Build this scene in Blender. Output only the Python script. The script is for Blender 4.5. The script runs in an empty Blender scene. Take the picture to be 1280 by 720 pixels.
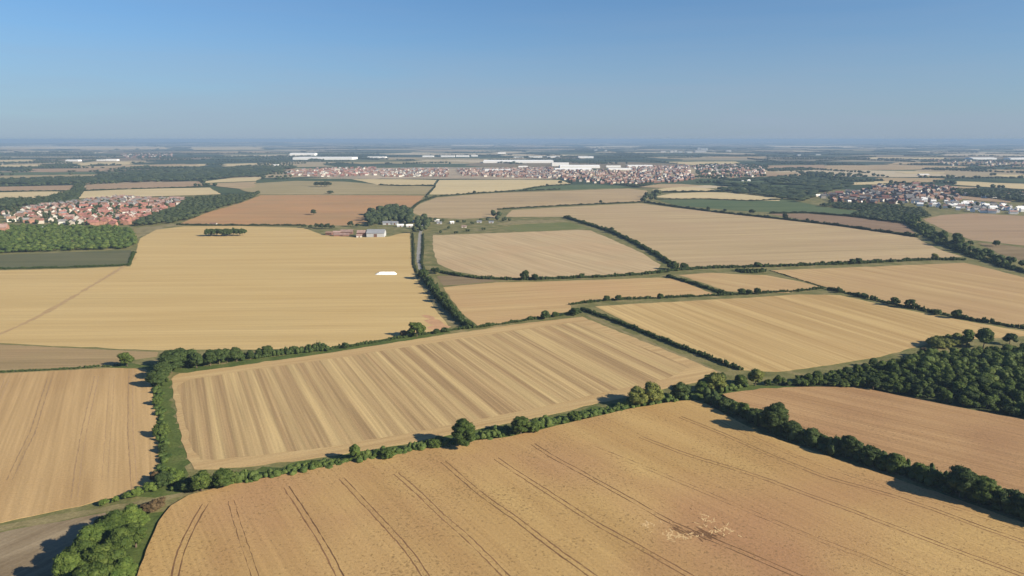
import bpy, math, random
import numpy as np
from mathutils import Vector

rnd = random.Random(7)
rng = np.random.default_rng(7)
S = bpy.context.scene
COL = S.collection
H = 120.0                      # drone height above the fields
F = 865.0                      # focal length in pixels of a 1280 wide frame
EYE = 174.0                    # row of the true horizon
PITCH = math.atan((360 - EYE) / F)
CP, SP = math.cos(PITCH), math.sin(PITCH)

def G(px, py, z=0.0):
    """Ground position seen at photo position (px, py)."""
    u, v = (px - 640) / F, (360 - py) / F
    d = (u, CP + v * SP, -SP + v * CP)
    t = (z - H) / d[2]
    return (d[0] * t, d[1] * t)

def depth(x, y, z=0.0):
    return y * CP + (H - z) * SP

def PX(x, y, z=0.0):
    dp = depth(x, y, z)
    v = (y * SP + (z - H) * CP) / dp
    return 640 + F * x / dp, 360 - F * v

def metres(px, py):
    """Metres per photo pixel at the ground seen at (px, py)."""
    x, y = G(px, py)
    return depth(x, y) / F

# ------------------------------------------------------------------ helpers
def tag(o, label=None, cat=None, group=None, kind=None):
    if label: o['label'] = label
    if cat: o['category'] = cat
    if group: o['group'] = group
    if kind: o['kind'] = kind
    return o

def link(name, data, parent=None):
    o = bpy.data.objects.new(name, data)
    COL.objects.link(o)
    if parent: o.parent = parent
    return o

def mesh_np(name, V, faces, mats, midx=None, smooth=False):
    """faces: list of (n, k) int arrays."""
    me = bpy.data.meshes.new(name)
    V = np.asarray(V, dtype=np.float32).reshape(-1, 3)
    me.vertices.add(len(V)); me.vertices.foreach_set('co', V.ravel())
    faces = [np.asarray(f, dtype=np.int32) for f in faces if len(f)]
    loops = np.concatenate([f.ravel() for f in faces])
    tot = np.concatenate([np.full(len(f), f.shape[1], np.int32) for f in faces])
    start = np.concatenate([[0], np.cumsum(tot)[:-1]]).astype(np.int32)
    me.loops.add(len(loops)); me.loops.foreach_set('vertex_index', loops)
    me.polygons.add(len(tot)); me.polygons.foreach_set('loop_start', start)
    me.polygons.foreach_set('loop_total', tot)
    if midx is not None: me.polygons.foreach_set('material_index', np.asarray(midx, np.int32))
    me.polygons.foreach_set('use_smooth', np.full(len(tot), smooth))
    for m in mats: me.materials.append(m)
    me.update(calc_edges=True); me.validate()
    return me

class MB:
    """Collects quads / polygons for one mesh."""
    def __init__(s): s.v, s.f, s.m = [], [], []
    def poly(s, pts, m=0):
        b = len(s.v); s.v += [tuple(p) for p in pts]; s.f.append(tuple(range(b, b + len(pts)))); s.m.append(m)
    def faces(s, pts, fs, m=0):
        b = len(s.v); s.v += [tuple(p) for p in pts]
        for f in fs: s.f.append(tuple(b + i for i in f)); s.m.append(m)
    def build(s, name, mats, parent=None):
        me = bpy.data.meshes.new(name); me.from_pydata(s.v, [], s.f)
        for m in (mats if isinstance(mats, list) else [mats]): me.materials.append(m)
        me.polygons.foreach_set('material_index', s.m); me.update()
        return link(name, me, parent)

# ------------------------------------------------------------------ materials
def newmat(name, rough=0.9, spec=0.15):
    m = bpy.data.materials.new(name); m.use_nodes = True
    nt = m.node_tree; b = nt.nodes['Principled BSDF']
    b.inputs['Roughness'].default_value = rough
    b.inputs['Specular IOR Level'].default_value = spec
    return m, nt, b

def N(nt, t, **kw):
    n = nt.nodes.new(t)
    for k, v in kw.items(): setattr(n, k, v)
    return n

def ramp(nt, fac, stops, interp='LINEAR'):
    r = N(nt, 'ShaderNodeValToRGB'); r.color_ramp.interpolation = interp
    e = r.color_ramp.elements
    while len(e) < len(stops): e.new(0.5)
    for el, (p, c) in zip(e, stops):
        el.position = p; el.color = (*c, 1) if len(c) == 3 else c
    nt.links.new(fac, r.inputs[0]); return r.outputs[0]

def mix(nt, fac, a, b, mode='MIX'):
    n = N(nt, 'ShaderNodeMix', data_type='RGBA', blend_type=mode)
    for sock, val in ((0, fac), (6, a), (7, b)):
        if hasattr(val, 'is_linked') or hasattr(val, 'links'): nt.links.new(val, n.inputs[sock])
        else: n.inputs[sock].default_value = val if sock == 0 else (*val, 1)
    return n.outputs[2]

def pos_rot(nt, ang):
    g = N(nt, 'ShaderNodeNewGeometry')
    r = N(nt, 'ShaderNodeVectorRotate', rotation_type='Z_AXIS')
    r.inputs['Angle'].default_value = -ang
    nt.links.new(g.outputs['Position'], r.inputs['Vector'])
    return g.outputs['Position'], r.outputs[0]

def noise(nt, vec, sc, detail=3, rough=0.5, dist=0.0, scale=1.0, loc=(0, 0, 0)):
    mp = N(nt, 'ShaderNodeMapping'); mp.inputs['Scale'].default_value = sc; mp.inputs['Location'].default_value = loc
    nt.links.new(vec, mp.inputs['Vector'])
    n = N(nt, 'ShaderNodeTexNoise'); n.inputs['Scale'].default_value = scale
    n.inputs['Detail'].default_value = detail; n.inputs['Roughness'].default_value = rough
    n.inputs['Distortion'].default_value = dist
    nt.links.new(mp.outputs[0], n.inputs['Vector'])
    return n.outputs['Fac']

def scl(c, k): return tuple(min(1, x * k) for x in c)

def field_mat(name, c_dark, c_light, c_patch, ang, across=8, along=250, lo=0.35, hi=0.65,
              patch=70, patch_amt=0.5, speck=0.0, fine=1.5, seed=0, fine_amt=0.16, spots=(), det=3, rgh=0.6, dst=0.15):
    c_dark, c_light, c_patch = [(c[0] * 1.0, c[1] * 1.01, c[2] * 0.96) for c in (c_dark, c_light, c_patch)]
    m, nt, b = newmat(name, 0.95, 0.08)
    P, R = pos_rot(nt, ang)
    o = (seed * 13.7, seed * 7.3, 0)
    band = noise(nt, R, (1 / along, 1 / across, 0), det, rgh, dst, loc=o)
    col = ramp(nt, band, [(lo, c_dark), (hi, c_light)])
    # slow drift of ripeness over the field
    pt = noise(nt, P, (1 / patch, 1 / patch, 0), 3, 0.55, 0.4, loc=o)
    pf = ramp(nt, pt, [(0.42, (0, 0, 0)), (0.68, (patch_amt,) * 3)])
    col = mix(nt, pf, col, c_patch)
    for (sx_, sy_, sr, sc_) in spots:
        vd = N(nt, 'ShaderNodeVectorMath', operation='DISTANCE'); nt.links.new(P, vd.inputs[0]); vd.inputs[1].default_value = (sx_, sy_, 0.7)
        md = N(nt, 'ShaderNodeMath', operation='MULTIPLY_ADD'); nt.links.new(pt, md.inputs[0]); md.inputs[1].default_value = -sr * 1.6
        nt.links.new(vd.outputs['Value'], md.inputs[2])
        mr = N(nt, 'ShaderNodeMapRange'); nt.links.new(md.outputs[0], mr.inputs[0]); mr.inputs[1].default_value = sr * 0.4; mr.inputs[2].default_value = -sr * 0.7
        mr.inputs[3].default_value = 0; mr.inputs[4].default_value = 0.55
        col = mix(nt, mr.outputs[0], col, sc_)
    # drill rows and clumps of straw
    row = noise(nt, R, (1 / (fine * 60), 1 / fine, 0), 2, 0.6, loc=o)
    rf = ramp(nt, row, [(0.3, (1 - fine_amt,) * 3), (0.7, (1 + fine_amt * 0.6,) * 3)])
    col = mix(nt, 1.0, col, rf, 'MULTIPLY')
    g1 = noise(nt, P, (1 / 0.9, 1 / 0.9, 0), 3, 0.7)
    gf = ramp(nt, g1, [(0.3, (0.86,) * 3), (0.7, (1.1,) * 3)])
    col = mix(nt, 1.0, col, gf, 'MULTIPLY')
    if speck:  # dark specks: crop gaps and their tiny shadows, painted into the colour
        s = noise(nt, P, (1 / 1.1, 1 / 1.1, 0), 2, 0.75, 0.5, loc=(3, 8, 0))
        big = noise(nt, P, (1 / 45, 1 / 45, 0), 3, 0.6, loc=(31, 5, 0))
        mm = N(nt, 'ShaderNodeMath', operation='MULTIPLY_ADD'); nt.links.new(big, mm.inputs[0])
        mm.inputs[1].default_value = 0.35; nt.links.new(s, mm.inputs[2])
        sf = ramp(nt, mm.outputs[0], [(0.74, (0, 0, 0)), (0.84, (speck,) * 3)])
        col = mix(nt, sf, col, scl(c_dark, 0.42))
    nt.links.new(col, b.inputs['Base Color'])
    bm = N(nt, 'ShaderNodeBump'); bm.inputs['Strength'].default_value = 0.35; bm.inputs['Distance'].default_value = 0.25
    nt.links.new(g1, bm.inputs['Height']); nt.links.new(bm.outputs[0], b.inputs['Normal'])
    return m

def patchy(name, stops, sc=20, detail=4, rough=0.9, fine=1.0, fine_amt=0.25):
    m, nt, b = newmat(name, rough, 0.1)
    P, _ = pos_rot(nt, 0)
    a = noise(nt, P, (1 / sc,) * 3, detail, 0.6, 0.3)
    col = ramp(nt, a, stops)
    g = noise(nt, P, (1 / fine,) * 3, 3, 0.7)
    gf = ramp(nt, g, [(0.3, (1 - fine_amt,) * 3), (0.7, (1 + fine_amt,) * 3)])
    col = mix(nt, 1.0, col, gf, 'MULTIPLY')
    nt.links.new(col, b.inputs['Base Color'])
    return m

def leaf_mat(name, cols, trans=0.2):
    m, nt, b = newmat(name, 0.65, 0.12)
    g = N(nt, 'ShaderNodeNewGeometry'); oi = N(nt, 'ShaderNodeObjectInfo')
    a = N(nt, 'ShaderNodeMath', operation='MULTIPLY'); a.inputs[1].default_value = 0.42
    nt.links.new(g.outputs['Random Per Island'], a.inputs[0])
    c = N(nt, 'ShaderNodeMath', operation='MULTIPLY_ADD'); c.inputs[1].default_value = 0.2
    nt.links.new(oi.outputs['Random'], c.inputs[0]); nt.links.new(a.outputs[0], c.inputs[2])
    n = noise(nt, g.outputs['Position'], (1 / 4,) * 3, 3, 0.6)
    d = N(nt, 'ShaderNodeMath', operation='MULTIPLY_ADD'); d.inputs[1].default_value = 0.48
    nt.links.new(n, d.inputs[0]); nt.links.new(c.outputs[0], d.inputs[2])
    col = ramp(nt, d.outputs[0], [(0.15 + 0.7 * i / (len(cols) - 1), k) for i, k in enumerate(cols)])
    nt.links.new(col, b.inputs['Base Color'])
    tr = N(nt, 'ShaderNodeBsdfTranslucent'); nt.links.new(col, tr.inputs['Color'])
    ms = N(nt, 'ShaderNodeMixShader'); ms.inputs[0].default_value = trans
    nt.links.new(b.outputs[0], ms.inputs[1]); nt.links.new(tr.outputs[0], ms.inputs[2])
    nt.links.new(ms.outputs[0], nt.nodes['Material Output'].inputs['Surface'])
    return m

def plain(name, c, var=0.15, sc=4.0, rough=0.7, spec=0.2):
    m, nt, b = newmat(name, rough, spec)
    P, _ = pos_rot(nt, 0)
    a = noise(nt, P, (1 / sc,) * 3, 4, 0.6)
    col = ramp(nt, a, [(0.3, scl(c, 1 - var)), (0.7, scl(c, 1 + var))])
    oi = N(nt, 'ShaderNodeObjectInfo')
    k = ramp(nt, oi.outputs['Random'], [(0, (1 - var,) * 3), (1, (1 + var,) * 3)])
    col = mix(nt, 1.0, col, k, 'MULTIPLY')
    nt.links.new(col, b.inputs['Base Color'])
    return m

LEAF = {
    'dark':   leaf_mat('leaf_dark',   [(0.026, 0.044, 0.013), (0.044, 0.068, 0.020), (0.068, 0.094, 0.027)]),
    'mid':    leaf_mat('leaf_mid',    [(0.032, 0.054, 0.013), (0.056, 0.086, 0.019), (0.092, 0.120, 0.027)]),
    'bright': leaf_mat('leaf_bright', [(0.045, 0.080, 0.018), (0.080, 0.120, 0.026), (0.125, 0.165, 0.036)]),
    'yellow': leaf_mat('leaf_yellow', [(0.075, 0.095, 0.022), (0.125, 0.140, 0.034), (0.185, 0.185, 0.050)]),
    'brown':  leaf_mat('leaf_brown',  [(0.060, 0.042, 0.022), (0.105, 0.072, 0.036), (0.150, 0.110, 0.055)]),
    'far':    leaf_mat('leaf_far',    [(0.026, 0.040, 0.018), (0.042, 0.058, 0.025), (0.066, 0.080, 0.034)]),
    'weedy':  leaf_mat('leaf_weedy',  [(0.035, 0.062, 0.016), (0.065, 0.098, 0.024), (0.110, 0.140, 0.036)]),
}
BARK = plain('bark', (0.10, 0.075, 0.05), 0.3, 0.8)

# ------------------------------------------------------------------ foliage geometry
def ico(sub=1):
    t = (1 + 5 ** 0.5) / 2
    v = [(-1, t, 0), (1, t, 0), (-1, -t, 0), (1, -t, 0), (0, -1, t), (0, 1, t), (0, -1, -t), (0, 1, -t), (t, 0, -1), (t, 0, 1), (-t, 0, -1), (-t, 0, 1)]
    f = [(0, 11, 5), (0, 5, 1), (0, 1, 7), (0, 7, 10), (0, 10, 11), (1, 5, 9), (5, 11, 4), (11, 10, 2), (10, 7, 6), (7, 1, 8),
         (3, 9, 4), (3, 4, 2), (3, 2, 6), (3, 6, 8), (3, 8, 9), (4, 9, 5), (2, 4, 11), (6, 2, 10), (8, 6, 7), (9, 8, 1)]
    v = [Vector(p).normalized() for p in v]
    for _ in range(sub):
        c = {}; nf = []
        def mid(a, b):
            k = (min(a, b), max(a, b))
            if k not in c: c[k] = len(v); v.append(((v[a] + v[b]) / 2).normalized())
            return c[k]
        for a, b, d in f:
            x, y, z = mid(a, b), mid(b, d), mid(d, a)
            nf += [(a, x, z), (b, y, x), (d, z, y), (x, y, z)]
        f = nf
    return np.array([tuple(p) for p in v]), np.array(f)
ICO0, ICO1 = ico(0), ico(1)

def unit(a): return a / np.maximum(np.linalg.norm(a, axis=1, keepdims=True), 1e-6)

def leaf_quads(P, Nrm, size, rg):
    """One bent-cornered leaf spray per point."""
    n = len(P)
    t = unit(np.cross(Nrm, rg.normal(size=(n, 3)))); bt = np.cross(Nrm, t)
    s = (size * rg.uniform(0.55, 1.3, n))[:, None]
    k = rg.uniform(0.5, 1.0, (n, 4, 1))
    V = np.stack([P + t * s * k[:, 0] , P + bt * s * k[:, 1] * 0.8, P - t * s * k[:, 2], P - bt * s * k[:, 3] * 0.8], 1)
    V[:, 0] -= Nrm * s * 0.25; V[:, 2] -= Nrm * s * 0.25
    return V.reshape(-1, 3), np.arange(n * 4).reshape(n, 4)

def clumps(C, Rad, per, leaf, rg, centre=None, core=0.8, low=-0.35, coreset=ICO1):
    """Leaf clumps: C centres (n,3), Rad radii (n,3). Returns verts, [quads, tris]."""
    n = len(C)
    d = unit(rg.normal(size=(n * per, 3)))
    d[:, 2] = np.where(d[:, 2] < low, -d[:, 2], d[:, 2])
    ci = np.repeat(np.arange(n), per)
    P = C[ci] + d * Rad[ci] * rg.uniform(0.82, 1.08, (n * per, 1))
    nr = unit(d / Rad[ci])
    if centre is not None: nr = unit(nr + 0.6 * unit(P - centre))
    nr = unit(nr + rg.normal(size=nr.shape) * 0.38)
    ls = leaf if np.isscalar(leaf) else leaf[ci]
    Vq, Fq = leaf_quads(P, nr, ls if not np.isscalar(ls) else np.full(len(P), ls), rg)
    iv, fi = coreset
    cv = (C[:, None, :] + iv[None] * Rad[:, None, :] * core * rg.uniform(0.88, 1.1, (n, len(iv), 1))).reshape(-1, 3)
    cf = (fi[None] + (np.arange(n) * len(iv))[:, None, None]).reshape(-1, 3) + len(Vq)
    return np.concatenate([Vq, cv]), [Fq, cf]

def crown_proto(seed, n, per, leaf, rx=0.38, rz=0.47, cz=0.53, cr=(0.12, 0.2), lumpy=0.2, flat=0.0):
    rg = np.random.default_rng(seed)
    d = unit(rg.normal(size=(n, 3))); d[:, 2] = np.where(d[:, 2] < -0.55, -d[:, 2], d[:, 2])
    lob = 1 + lumpy * np.sin(d[:, 0] * 3.1 + seed) * np.cos(d[:, 1] * 2.7 + seed * 2)
    q = rg.uniform(0.45, 1.0, (n, 1)) ** 0.5
    r = rg.uniform(*cr, n)
    C = d * q * lob[:, None] * np.array([rx - 0.1, rx - 0.1, rz - 0.1]) + np.array([0, 0, cz])
    R = np.stack([r, r, r * rg.uniform(0.7, 0.95, n)], 1)
    V, Fs = clumps(C, R, per, leaf, rg, np.array([0, 0, cz - 0.15]))
    V[:, 2] = np.maximum(V[:, 2], 0.02)
    return mesh_np('crown', V, Fs, [LEAF['mid']])

def tube(mb, a, b, ra, rb, k=6):
    a, b = Vector(a), Vector(b); d = (b - a).normalized()
    u = d.orthogonal().normalized(); w = d.cross(u)
    pts = [a + (u * math.cos(2 * math.pi * i / k) + w * math.sin(2 * math.pi * i / k)) * ra for i in range(k)] + \
          [b + (u * math.cos(2 * math.pi * i / k) + w * math.sin(2 * math.pi * i / k)) * rb for i in range(k)]
    mb.faces(pts, [(i, (i + 1) % k, k + (i + 1) % k, k + i) for i in range(k)])

def trunk_proto(seed, fork=0.28, spread=0.2):
    r = random.Random(seed); mb = MB()
    p = [(0, 0, -0.02), (0.006, 0.004, fork * 0.5), (r.uniform(-.02, .02), r.uniform(-.02, .02), fork)]
    tube(mb, p[0], p[1], 0.034, 0.026); tube(mb, p[1], p[2], 0.026, 0.022)
    tube(mb, p[2], (p[2][0], p[2][1], 0.78), 0.02, 0.006)
    for i in range(6):
        a = i * 1.05 + r.uniform(-.3, .3); z = fork + r.uniform(0, .2)
        e = (math.cos(a) * spread, math.sin(a) * spread, z + r.uniform(.16, .3))
        tube(mb, (p[2][0], p[2][1], z), e, 0.012, 0.004, 5)
    o = mb.build('trunk', BARK); me = o.data
    bpy.data.objects.remove(o); return me

CROWN = {'round': [crown_proto(11 + i, 46, 46, 0.045, lumpy=0.18 + 0.04 * i) for i in range(4)],
         'fine': [crown_proto(31 + i, 90, 64, 0.028, cr=(0.08, 0.15), lumpy=0.28) for i in range(4)],
         'wide': [crown_proto(51 + i, 46, 46, 0.05, rx=0.52, rz=0.44, cz=0.50, lumpy=0.3) for i in range(3)],
         'bush': [crown_proto(71 + i, 34, 40, 0.065, rx=0.62, rz=0.45, cz=0.44, cr=(0.16, 0.28), lumpy=0.3) for i in range(4)],
         'tall': [crown_proto(91 + i, 46, 44, 0.036, rx=0.22, rz=0.47, cz=0.52, cr=(0.07, 0.12), lumpy=0.1) for i in range(2)]}
TRUNK = [trunk_proto(i) for i in range(3)]

TREES = []
def tree(px, py, hpx, kind='round', mat='mid', label=None, group=None, name='tree', wf=1.0, off=(0, 0), cat=None, hm=None):
    """hpx: height in photo pixels above the base at (px, py)."""
    x, y = G(px, py); x += off[0]; y += off[1]
    dp = depth(x, y); cosd = y / math.hypot(y, H)
    h = hm or hpx * dp / F / cosd * 0.88
    e = link(name, None); e.location = (x, y, 0); e.empty_display_size = 1
    w = h * wf * (1.22 if kind in ('round', 'fine') else 1.0)
    e.scale = (w, w * rnd.uniform(0.9, 1.1), h); e.rotation_euler = (0, 0, rnd.uniform(0, 6.28))
    tag(e, label, cat or ('bush' if name == 'bush' else 'tree'), group)
    c = link('crown' if name == 'tree' else 'foliage', rnd.choice(CROWN[kind]), e)
    c.material_slots[0].link = 'OBJECT'; c.material_slots[0].material = LEAF[mat]
    link('trunk' if name == 'tree' else 'stem', rnd.choice(TRUNK), e)
    TREES.append(e); return e

def path_pts(pts, step):
    g = [np.array(G(*p)) for p in pts]; out = []
    for a, b in zip(g[:-1], g[1:]):
        n = max(1, int(np.linalg.norm(b - a) / step))
        for i in range(n): out.append(a + (b - a) * i / n)
    out.append(g[-1]); return np.array(out)

def hedge_geo(pts, w, h, seed, gap=0.0, var=0.35, per=26, leafk=1.0, spacing=0.42, minleaf=0.26):
    rg = np.random.default_rng(seed)
    base = path_pts(pts, max(0.8, w * spacing * 0.5))
    ph = rg.uniform(0, 6, 3)
    d = np.hypot(base[:, 0], base[:, 1])
    s = np.arange(len(base))
    prof = 1 + var * (0.5 * np.sin(s * 0.31 + ph[0]) + 0.35 * np.sin(s * 0.13 + ph[1]) + 0.3 * rg.normal(size=len(s)))
    prof = np.clip(prof, 0.3, 2.0)
    keep = rg.uniform(size=len(s)) > gap
    C, R, L = [], [], []
    for i in range(len(base)):
        if not keep[i]: continue
        nn = 5 if w > 4 else 2 if w > 2.2 else 1
        for k in range(nn):
            r = w * 0.5 * rg.uniform(0.45, 1.15) * {1: 1, 2: 0.75, 5: 0.6}[nn]
            hh = h * prof[i] * (rg.uniform(0.4, 1.2) if nn == 5 else rg.uniform(0.7, 1.15))
            off = rg.normal(size=2) * w * 0.24
            C.append((base[i, 0] + off[0], base[i, 1] + off[1], hh * 0.45)); R.append((r, r, hh * 0.55))
            L.append(max(minleaf, d[i] * 0.00085) * leafk)
    C, R, L = np.array(C), np.array(R), np.array(L)
    L = np.minimum(L, R[:, 2] * 0.7)
    return clumps(C, R, per, L, rg, None, 0.82, -0.15)

def hedge(pts, w, h, label, mat='dark', seed=1, name='hedge', group=None, **kw):
    V, Fs = hedge_geo(pts, w, h, seed, **kw)
    V[:, 2] = np.maximum(V[:, 2], -0.02)
    o = link(name, mesh_np(name, V, Fs, [LEAF[mat]]))
    return tag(o, label, 'hedge', group)

# ------------------------------------------------------------------ sheets on the ground
def jitter_line(g, step, amp, rg):
    out = []
    n = len(g)
    for i in range(n):
        a, b = np.array(g[i]), np.array(g[(i + 1) % n]); L = np.linalg.norm(b - a)
        k = int(min(60, max(1, L / step))); t = (b - a) / max(L, 1e-6); nr = np.array([-t[1], t[0]])
        for j in range(k):
            p = a + (b - a) * j / k
            out.append(p + (nr * rg.normal() * amp if j else 0))
    return out

def smooth_poly(pts, it=1):
    for _ in range(it):
        o = []
        for i in range(len(pts)):
            a, b = pts[i], pts[(i + 1) % len(pts)]
            o += [(a[0] * .8 + b[0] * .2, a[1] * .8 + b[1] * .2), (a[0] * .2 + b[0] * .8, a[1] * .2 + b[1] * .8)]
        pts = o
    return pts

FIELDPX = []
ZL = [0.02]
def field(name, pts, mat, label, z=None, smooth=0, amp=0.35, skirt=True, inner=None, inner_mat=None, parent=None):
    FIELDPX.append(pts)
    if z is None:
        ZL[0] += 0.004; z = ZL[0]
    rg = np.random.default_rng(len(FIELDPX))
    g = [G(*p) for p in pts]
    if smooth: g = smooth_poly(g, smooth)
    dmean = np.mean([math.hypot(*p) for p in g])
    g = jitter_line(g, max(4, dmean * 0.012), amp * max(1, dmean / 500), rg)
    mb = MB()
    if sum(g[i][0] * g[(i + 1) % len(g)][1] - g[(i + 1) % len(g)][0] * g[i][1] for i in range(len(g))) < 0: g = g[::-1]
    mb.poly([(p[0], p[1], z) for p in g])
    for i in range(len(g)):
        a, b = g[i], g[(i + 1) % len(g)]
        mb.poly([(a[0], a[1], -0.1), (b[0], b[1], -0.1), (b[0], b[1], z - 0.0005), (a[0], a[1], z - 0.0005)])
    mats = [mat]
    if inner:
        gi = jitter_line([G(*p) for p in inner], 3, 0.35, rg)
        if sum(gi[i][0] * gi[(i + 1) % len(gi)][1] - gi[(i + 1) % len(gi)][0] * gi[i][1] for i in range(len(gi))) < 0: gi = gi[::-1]
        mb.poly([(p[0], p[1], z + 0.02) for p in gi], 1); mats.append(inner_mat)
    o = mb.build(name, mats)
    return tag(o, label, None, None, 'structure')

def ribbon(name, pts, width, mat, z, parent=None, label=None, kind=None, amp=0.15, offs=0.0, thin=0.0, seed=0, step=3):
    rg = np.random.default_rng(seed)
    g = path_pts(pts, step)
    # smooth the traced corners
    for _ in range(6):
        g[1:-1] = (g[:-2] + g[1:-1] * 2 + g[2:]) / 4
    t = np.gradient(g, axis=0); t /= np.linalg.norm(t, axis=1, keepdims=True); nr = np.stack([-t[:, 1], t[:, 0]], 1)
    c = g + nr * offs + nr * rg.normal(size=(len(g), 1)) * amp
    w = width * np.clip(1 + rg.normal(size=len(g)) * 0.2, 0.4, 1.6)
    if thin: w *= np.where(rg.uniform(size=len(g)) < thin, 0.25, 1)
    L, R = c + nr * w[:, None] / 2, c - nr * w[:, None] / 2
    n = len(g)
    V = np.concatenate([np.column_stack([R, np.full(n, z)]), np.column_stack([L, np.full(n, z)])])
    i = np.arange(n - 1)
    o = link(name, mesh_np(name, V, [np.stack([i, i + 1, i + 1 + n, i + n], 1)], [mat]), parent)
    return tag(o, label, None, None, kind)

def ang(a, b):
    p, q = G(*a), G(*b); return math.atan2(q[1] - p[1], q[0] - p[0])

# ================================================================== SETTING
# ground to the horizon: a patchwork of far fields
m, nt, b = newmat('countryside', 0.95, 0.05)
P, R_ = pos_rot(nt, 0.35)
ds = N(nt, 'ShaderNodeTexNoise'); ds.inputs['Scale'].default_value = 1 / 900; ds.inputs['Detail'].default_value = 2
nt.links.new(P, ds.inputs['Vector'])
va = N(nt, 'ShaderNodeVectorMath', operation='MULTIPLY_ADD')
nt.links.new(ds.outputs['Color'], va.inputs[0]); va.inputs[1].default_value = (500, 500, 0); nt.links.new(R_, va.inputs[2])
mp = N(nt, 'ShaderNodeMapping'); mp.inputs['Scale'].default_value = (1 / 620, 1 / 520, 0); nt.links.new(va.outputs[0], mp.inputs['Vector'])
vo = N(nt, 'ShaderNodeTexVoronoi'); vo.inputs['Scale'].default_value = 1; nt.links.new(mp.outputs[0], vo.inputs['Vector'])
sep = N(nt, 'ShaderNodeSeparateColor'); nt.links.new(vo.outputs['Color'], sep.inputs[0])
cell = ramp(nt, sep.outputs[0], [(0.0, (0.035, 0.052, 0.028)), (0.30, (0.055, 0.075, 0.035)), (0.42, (0.10, 0.11, 0.055)), (0.54, (0.17, 0.135, 0.085)),
                                 (0.66, (0.30, 0.245, 0.155)), (0.80, (0.42, 0.35, 0.24))], 'CONSTANT')
big = noise(nt, P, (1 / 5200, 1 / 2600, 0), 3, 0.6, 0.3, loc=(4.2, 1.3, 0))
bf = ramp(nt, big, [(0.54, (0, 0, 0)), (0.68, (0.7,) * 3)])
col = mix(nt, bf, cell, (0.036, 0.050, 0.030))
nt.links.new(col, b.inputs['Base Color'])
COUNTRY = m
mb = MB()
mb.poly([(61000 * math.cos(i * math.pi / 48), 61000 * math.sin(i * math.pi / 48), -0.6) for i in range(96)])
tag(mb.build('ground', COUNTRY), 'hazy patchwork countryside reaching to the horizon', None, None, 'structure')

GRASS = patchy('rough_grass', [(0.30, (0.085, 0.092, 0.032)), (0.5, (0.135, 0.130, 0.052)), (0.72, (0.22, 0.18, 0.09))], 14, 4, 0.95, 1.2, 0.3)
GREENV = patchy('green_verge', [(0.30, (0.045, 0.070, 0.018)), (0.55, (0.075, 0.100, 0.026)), (0.8, (0.13, 0.13, 0.05))], 9, 4, 0.95, 1.0, 0.35)
DRYV = patchy('dry_verge', [(0.3, (0.13, 0.115, 0.055)), (0.55, (0.20, 0.17, 0.085)), (0.8, (0.27, 0.22, 0.13))], 12, 4, 0.95, 1.0, 0.25)
g = [G(*p) for p in [(-500, 252), (1800, 300), (1800, 250)]]
mb = MB()
near = [(-1400, 60), (1500, 60), (1700, 700), (1750, 1250), (700, 1750), (-200, 1750), (-1250, 1250), (-1400, 700)]
mb.poly([(x, y, 0.0) for x, y in near])
tag(mb.build('grassland', GRASS), 'rough grass verges between the near fields', None, None, 'structure')

# straw colours (albedo)
WHEAT = ((0.330, 0.200, 0.092), (0.420, 0.270, 0.128))
STRAW = ((0.370, 0.250, 0.120), (0.460, 0.325, 0.165))

A1 = ang((554, 579), (737, 720))
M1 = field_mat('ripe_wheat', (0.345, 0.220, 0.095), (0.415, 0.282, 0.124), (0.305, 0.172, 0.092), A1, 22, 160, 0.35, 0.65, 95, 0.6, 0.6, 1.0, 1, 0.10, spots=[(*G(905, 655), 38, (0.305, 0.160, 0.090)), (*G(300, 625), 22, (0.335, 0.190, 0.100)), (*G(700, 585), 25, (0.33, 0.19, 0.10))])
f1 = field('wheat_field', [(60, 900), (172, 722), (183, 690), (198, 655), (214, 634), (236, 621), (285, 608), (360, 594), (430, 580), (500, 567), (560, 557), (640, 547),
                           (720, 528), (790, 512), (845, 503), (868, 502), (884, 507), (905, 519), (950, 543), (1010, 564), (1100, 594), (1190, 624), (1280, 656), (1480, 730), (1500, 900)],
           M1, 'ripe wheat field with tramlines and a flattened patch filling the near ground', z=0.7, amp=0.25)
SOIL = plain('tramline_soil', (0.145, 0.082, 0.042), 0.25, 2.0, 0.95, 0.05)
TRAM = [[(257, 632), (246, 650), (237, 667), (225, 695), (219, 722), (210, 790)], [(289, 628), (295, 650), (301, 670), (315, 710), (330, 760)],
        [(358, 611), (374, 635), (390, 660), (407, 687), (424, 720), (450, 780)], [(427, 600), (452, 627), (485, 662), (510, 690), (531, 720), (570, 790)],
        [(495, 594), (522, 617), (552, 647), (585, 675), (630, 720), (700, 800)], [(554, 579), (580, 602), (607, 625), (640, 647), (695, 690), (737, 720), (850, 800)],
        [(620, 575), (640, 589), (690, 621), (745, 657), (800, 687), (857, 720), (1000, 800)], [(666, 557), (690, 573), (722, 590), (785, 625), (840, 657), (890, 677), (957, 705), (990, 720), (1180, 800)],
        [(735, 558), (780, 576), (830, 596), (880, 617), (927, 637), (960, 651), (1022, 677), (1077, 697), (1122, 716), (1300, 790)],
        [(800, 548), (857, 570), (887, 579), (930, 592), (960, 602), (1010, 621), (1060, 639), (1120, 662), (1185, 687), (1260, 715), (1380, 760)],
        [(850, 523), (910, 547), (960, 570), (1035, 600), (1110, 620), (1175, 642), (1235, 665), (1280, 679), (1440, 745)],
        [(900, 527), (940, 548), (990, 571), (1100, 609), (1160, 627), (1225, 647), (1280, 665), (1440, 725)]]
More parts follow.
